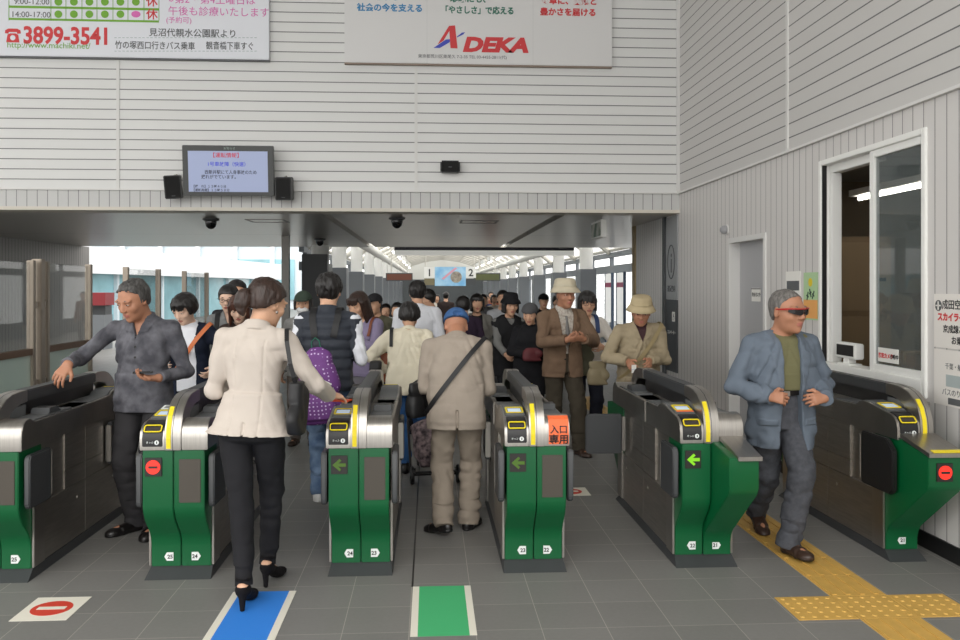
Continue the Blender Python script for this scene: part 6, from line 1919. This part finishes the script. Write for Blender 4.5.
far('small woman in maroon jacket at the foot of the left columns', 386, 311, 12, 1.38, DK2, BLACKC, PI, fem=True)
far('distant woman in off white top walking up the corridor', 494, 299, 19, 1.46, OFFW, BLACKC, PI, fem=True)
far('distant person in navy top far up the corridor', 486, 300, 21, 1.45, NAV, JEANS, PI)
far('distant person in red brown top far up the corridor', 491, 296, 25, 1.5, cloth('red_brown_top', (140, 84, 64)), BLACKC, PI)
far('distant person in grey top in the corridor right of the grey cardigan', 483, 297, 17, 1.48, cloth('mid_grey_top', (110, 110, 112)), BLACKC, PI)
far('distant dark clothed person near the corridor end below the platform sign', 446, 296, 22, 1.5, DK1, BLACKC, 0)
far('distant woman in pale top near the corridor end left of the sign', 437, 299, 24, 1.42, OFFW, JEANS, PI, fem=True)

# ------------------------------------------------------------------ bags, phones and other carried things
def local_world(P, pts, nrm=None):
    return [Wp(P, p) for p in pts], ([Vector((Rz(P['rz']) @ V(n)).tolist()) for n in nrm] if nrm is not None else None)
def strap_obj(name, P, flds, c, u, v, t0, t1, n, wdt, m, parent, off=.006, thick=.004, ext0=None, ext1=None):
    pts, nr = strap_loop(P, [P['fields'][k] for k in flds], c, u, v, t0, t1, n, wdt, off, thick)
    W_, N_ = local_world(P, pts, nr)
    if ext0 is not None: W_ = [Vector(ext0)] + W_; N_ = [N_[0]] + N_
    if ext1 is not None: W_ = W_ + [Vector(ext1)]; N_ = N_ + [N_[-1]]
    inv = parent.matrix_basis.inverted() if parent is not None else Matrix()
    bm = bmesh.new()
    add_ribbon(bm, [inv @ p for p in W_], [inv.to_3x3() @ q for q in N_], wdt, thick)
    return bm_obj(name, bm, m, parent, smooth='auto')
def soft_bag(name, parent, w, d, hgt, m, puff=.3, top=.85):
    """ soft sided bag standing on z=0 in the parent's frame """
    g = Field((-w * .8, -d * 1.2, -.03), (w * .8, d * 1.2, hgt + .06), .006)
    g.eloft([((0, 0, .0), w * .46, d * .42, (1, 0, 0)), ((0, 0, hgt * .15), w * .5, d * .5, (1, 0, 0)), ((0, 0, hgt * .6), w * .49, d * .46, (1, 0, 0)), ((0, 0, hgt), w * .5 * top, d * .3, (1, 0, 0))], cap0=.25, cap1=.25, n=3.2)
    g.noise(.010, (7, 7, 9), ridged=True, seed=3.3)
    return g.mesh(name, m, parent)

BAGB = mat('black_bag', (26, 26, 28), .55, bump=.15, bscale=120)
# woman's tote on her right shoulder
t = thing('tote_bag', 'black tote bag hanging from the right shoulder of the beige jacket', 'bag', (-.672, 4.38, .868), -.05)
soft_bag('bag_body', t, .09, .24, .25, BAGB)
sh = Wp(WOM, WOM['shR'] + V(-.035, .0, .066))
inv = t.matrix_basis.inverted()
pp = [(-.738, 4.50, 1.385), (-.735, 4.42, 1.385), (-.722, 4.345, 1.33), (-.700, 4.312, 1.22), (-.684, 4.322, 1.15), (-.676, 4.35, 1.10)]
bm = bmesh.new()
add_ribbon(bm, [inv @ Vector(p) for p in pp], [Vector((0, 0, 1)), Vector((0, -.5, 1)), Vector((0, -1, .5)), Vector((.2, -1, .1)), Vector((.3, -1, 0)), Vector((.3, -1, 0))], .022, .005)
bm_obj('strap', bm, BAGB, t)
t = thing('card_case', 'orange card case in the right hand of the beige jacket woman', 'card case', (-.497, 4.83, .966), -.3)
cse = box('case', (-.052, -.036, -.004), (.052, .036, .005), mat('orange_case', (222, 84, 40), .45), t, bevel=.003)
box('flap_edge', (-.052, -.036, .0055), (.052, -.022, .007), mat('orange_case_dark', (190, 64, 30), .45), t)
# phone
hp = Wp(PM, PM['wrL'])
t = thing('mobile_phone', 'black mobile phone in the left hand of the grey polo man', 'phone', (hp.x - .085, hp.y - .035, hp.z + .040), .2)
box('casing', (-.062, -.026, -.006), (.062, .026, .006), BLACKP, t, bevel=.005, segs=3); box('screen', (-.056, -.022, .0055), (.045, .022, .0068), mat('phone_screen', (30, 32, 38), .1), t); box('button_strip', (.047, -.018, .0055), (.057, .018, .0068), GREYT, t)
# old man's shoulder bag
STRAPB = mat('black_strap', (24, 24, 26), .6)
t = thing('shoulder_bag', 'black shoulder bag slung across the back of the taupe jacket', 'bag', (-.085, 5.70, .745), 1.0)
soft_bag('bag_body', t, .22, .10, .22, BAGB)
o = OM
c = o['S'](.14); u = o['Rb'][:, 0]; up = o['Rb'][:, 2]
ang = nrmz(u * .62 + up * .80)
strap_obj('strap', o, ['jacket'], c, -ang, -o['Rb'][:, 1], -.15, PI + .25, 40, .03, STRAPB, t, off=.012)
bm = bmesh.new(); bmesh.ops.create_uvsphere(bm, u_segments=12, v_segments=8, radius=.022, matrix=Matrix.Translation((.06, -.07, .225))); bm_obj('red_charm', bm, mat('charm_red', (206, 40, 40), .4), t, smooth=True)
# purple backpack
PURP = bpy.data.materials.new('purple_polka'); PURP.use_nodes = True
nt_ = PURP.node_tree; b_ = nt_.nodes['Principled BSDF']; co = nt_.nodes.new('ShaderNodeTexCoord'); vo = nt_.nodes.new('ShaderNodeTexVoronoi'); vo.inputs['Scale'].default_value = 36; vo.inputs['Randomness'].default_value = .25
rp = nt_.nodes.new('ShaderNodeValToRGB'); rp.color_ramp.elements[0].position = .20; rp.color_ramp.elements[1].position = .24; rp.color_ramp.elements[0].color = lin((206, 186, 220)); rp.color_ramp.elements[1].color = lin((108, 58, 128))
nt_.links.new(co.outputs['Object'], vo.inputs['Vector']); nt_.links.new(vo.outputs['Distance'], rp.inputs[0]); nt_.links.new(rp.outputs[0], b_.inputs['Base Color']); b_.inputs['Roughness'].default_value = .7
t = thing('backpack', 'purple polka dot backpack worn on the charcoal quilted vest', 'backpack', (-.765, 6.115, .66), -.06)
t.rotation_euler = (0, -.10, -.06)
g = Field((-.25, -.2, -.03), (.25, .2, .60), .006)
g.eloft([((0, 0, 0), .13, .085, (1, 0, 0)), ((0, 0, .08), .15, .105, (1, 0, 0)), ((0, 0, .30), .148, .10, (1, 0, 0)), ((0, .01, .45), .11, .075, (1, 0, 0)), ((0, .02, .50), .06, .045, (1, 0, 0))], cap0=.4, cap1=.5, n=2.8)
g.noise(.010, (6, 6, 8), ridged=True, seed=5.1)
bp_ = g.mesh('bag_body', PURP, t)
g2 = Field((-.25, -.25, -.03), (.25, .2, .40), .006); g2.eloft([((0, -.075, .03), .115, .055, (1, 0, 0)), ((0, -.08, .12), .125, .06, (1, 0, 0)), ((0, -.075, .24), .115, .045, (1, 0, 0))], cap0=.4, cap1=.4, n=2.8); g2.mesh('front_pocket', PURP, t)
tube('zip', [(-.10, -.115, .27), (-.04, -.128, .30), (.04, -.128, .30), (.11, -.110, .255)], .006, WHITEP, t, 6)
bm = bmesh.new(); add_ribbon(bm, [(-.03, .03, .505), (-.025, .03, .56), (.0, .03, .585), (.025, .03, .56), (.03, .03, .505)], [(-1, 0, 0), (-.8, 0, .5), (0, 0, 1), (.8, 0, .5), (1, 0, 0)], .02, .005); bm_obj('grab_loop', bm, mat('loop_green', (20, 110, 84), .6), t)
for sg in (1, -1):
    o = VM; cc = o['S'](.20, sg * .055); 
    pts, nr = strap_loop(o, [o['fields']['vest'], o['fields']['shirt']], cc, o['Rb'][:, 2], -o['Rb'][:, 1], -.6, 1.75, 22, .05, .008)
    # drift the lower end towards the bag
    pts = [p + V(-sg * .03 * max(0, (i - 12) / 10), 0, 0) for i, p in enumerate(pts)]
    W_, N_ = local_world(o, pts, nr); bpy.context.view_layer.update(); inv = t.matrix_basis.inverted()
    bm = bmesh.new(); add_ribbon(bm, [inv @ p for p in W_], [inv.to_3x3() @ n for n in N_], .05, .006); bm_obj('strap', bm, STRAPB, t, smooth='auto')
# trolley of the old lady
t = thing('shopping_trolley', 'black two wheeled trolley with patterned bag behind the cream cardigan woman', 'trolley', (.045, 6.95, 0), .12)
PATT = mat('trolley_pattern', (150, 130, 132), .7, col2=(52, 42, 48), vscale=26)
g = Field((-.25, -.2, .1), (.25, .25, .60), .006)
g.eloft([((0, -.02, .17), .14, .10, (1, 0, 0)), ((-.02, 0, .30), .16, .115, (1, 0, 0)), ((-.08, .05, .50), .13, .09, (1, 0, 0))], cap0=.2, cap1=.3, n=3.5); g.noise(.008, (8, 8, 8), ridged=True)
g.mesh('bag_body', PATT, t)
tube('handle', [(-.20, .02, .12), (-.22, .07, .50), (-.19, .12, .80), (-.13, .13, .835), (-.08, .12, .80), (-.06, .08, .50)], .010, BLACKP, t)
tube('frame', [(-.20, .02, .12), (-.17, -.10, .12), (.15, -.10, .12), (.17, .02, .12)], .010, BLACKP, t)
tube('axle', [(-.19, .02, .075), (.19, .02, .075)], .008, BLACKP, t)
for sg in (-1, 1):
    bm = bmesh.new(); add_lathe(bm, [(.03, -.012), (.068, -.014), (.075, -.006), (.075, .006), (.068, .014), (.03, .012), (.0, .012)], 22, Matrix.Translation((sg * .19, .02, .075)) @ Matrix.Rotation(PI / 2, 4, 'Y')); wh = bm_obj('wheel', bm, BLACKP, t, smooth='auto')
    tube('fork', [(sg * .168, .02, .075), (sg * .168, .02, .13)], .008, BLACKP, t)
    bm = bmesh.new(); add_lathe(bm, [(0, -.018), (.03, -.018), (.03, .018), (0, .018)], 16, Matrix.Translation((sg * .19, .02, .075)) @ Matrix.Rotation(PI / 2, 4, 'Y')); bm_obj('hub', bm, GREYT, wh, smooth='auto')
# small bags
def hung_bag(label, P, fld, x, z, w, d, hgt, m, mstrap, loc, rzb=0.0, cat='bag', straps=True, cross=None):
    t = thing('shoulder_bag', label, cat, loc, rzb)
    soft_bag('bag_body', t, w, d, hgt, m)
    if straps:
        o = P
        if cross is None:
            c = o['S'](.18, x); pts = strap_obj('strap', o, fld, c, o['Rb'][:, 2], o['Rb'][:, 1] * (1), -1.35, 1.35, 26, .03, mstrap, t, off=.012)
        else:
            a = nrmz(o['Rb'][:, 0] * cross + o['Rb'][:, 2] * .8); c = o['S'](.14)
            strap_obj('strap', o, fld, c, a, o['Rb'][:, 1], -.5, PI * .95, 34, .035, mstrap, t, off=.012)
    return t
hung_bag('black bag under the left arm of the cream cardigan woman', OL, ['cardigan'], -.098, 0, .12, .20, .30, BAGB, STRAPB, (-.465, 7.38, .66), 0)
hung_bag('rust brown bag at the left hip of the lavender sweater woman', LW, ['sweater'], -.08, 0, .28, .12, .26, mat('rust_leather', (150, 82, 46), .5), mat('rust_strap', (120, 64, 38), .5), (-.40, 8.29, .70), -.2)
hung_bag('khaki bag of the man in the tan bucket hat', HM, ['jacket'], 0, 0, .20, .10, .20, mat('khaki_bag', (118, 107, 82), .7), mat('khaki_strap', (150, 134, 98), .7), (1.50, 7.54, .74), .1, cross=-.62)
hung_bag('dark olive tote between the brown jacket and the woman in glasses', GW, ['top'], .09, 0, .20, .09, .30, mat('olive_tote', (74, 72, 52), .6), mat('olive_strap', (64, 62, 46), .6), (1.535, 8.36, .74), 0, straps=False)
t = bpy.data.objects.get('shoulder_bag.004')
t = thing('rucksack', 'navy rucksack on the back of the woman in the ivory top', 'bag', (1.62, 9.08, .95), PI)
soft_bag('bag_body', t, .28, .16, .38, mat('navy_rucksack', (40, 54, 86), .6))
for sg in (-1, 1): strap_obj('strap', GW, ['top'], GW['S'](.2, sg * .06), GW['Rb'][:, 2], GW['Rb'][:, 1], -1.2, 1.6, 26, .045, mat('navy_strap', (40, 62, 104), .6), t, off=.012)
t = thing('rucksack', 'dark rucksack of the woman in thin glasses', 'bag', (-1.90, 8.47, .95), PI)
soft_bag('bag_body', t, .28, .16, .38, BAGB)
for sg in (-1, 1): strap_obj('strap', GW2, ['shirt'], GW2['S'](.2, sg * .065), GW2['Rb'][:, 2], GW2['Rb'][:, 1], -1.2, 1.6, 26, .045, STRAPB, t, off=.012)
hung_bag('bag with an orange strap across the white shirt of the short haired woman', SW, ['shirt', 'cardigan'], 0, 0, .26, .1, .24, mat('tan_bag', (150, 96, 60), .6), mat('orange_strap', (212, 120, 72), .6), (-2.36, 7.38, .70), 0, cross=-.55)
hung_bag('red pouch at the waist of the person in the knitted cap', KC, ['coat'], 0, 0, .22, .08, .13, mat('dark_red_bag', (96, 34, 40), .6), STRAPB, (1.07, 8.86, .84), 0, straps=False)
# the ticket in the old man's hand
hp = Wp(HM, HM['wrR'])
t = thing('ticket', 'white paper ticket held by the man in the tan bucket hat', 'ticket', (1.742, 7.235, .905), .2)
box('paper', (-.022, -.03, -.035), (.022, -.0285, .035), PAPER, t); box('stripe', (-.022, -.0305, -.01), (.022, -.030, .0), mat('ticket_stripe', (196, 206, 214), .6), t)
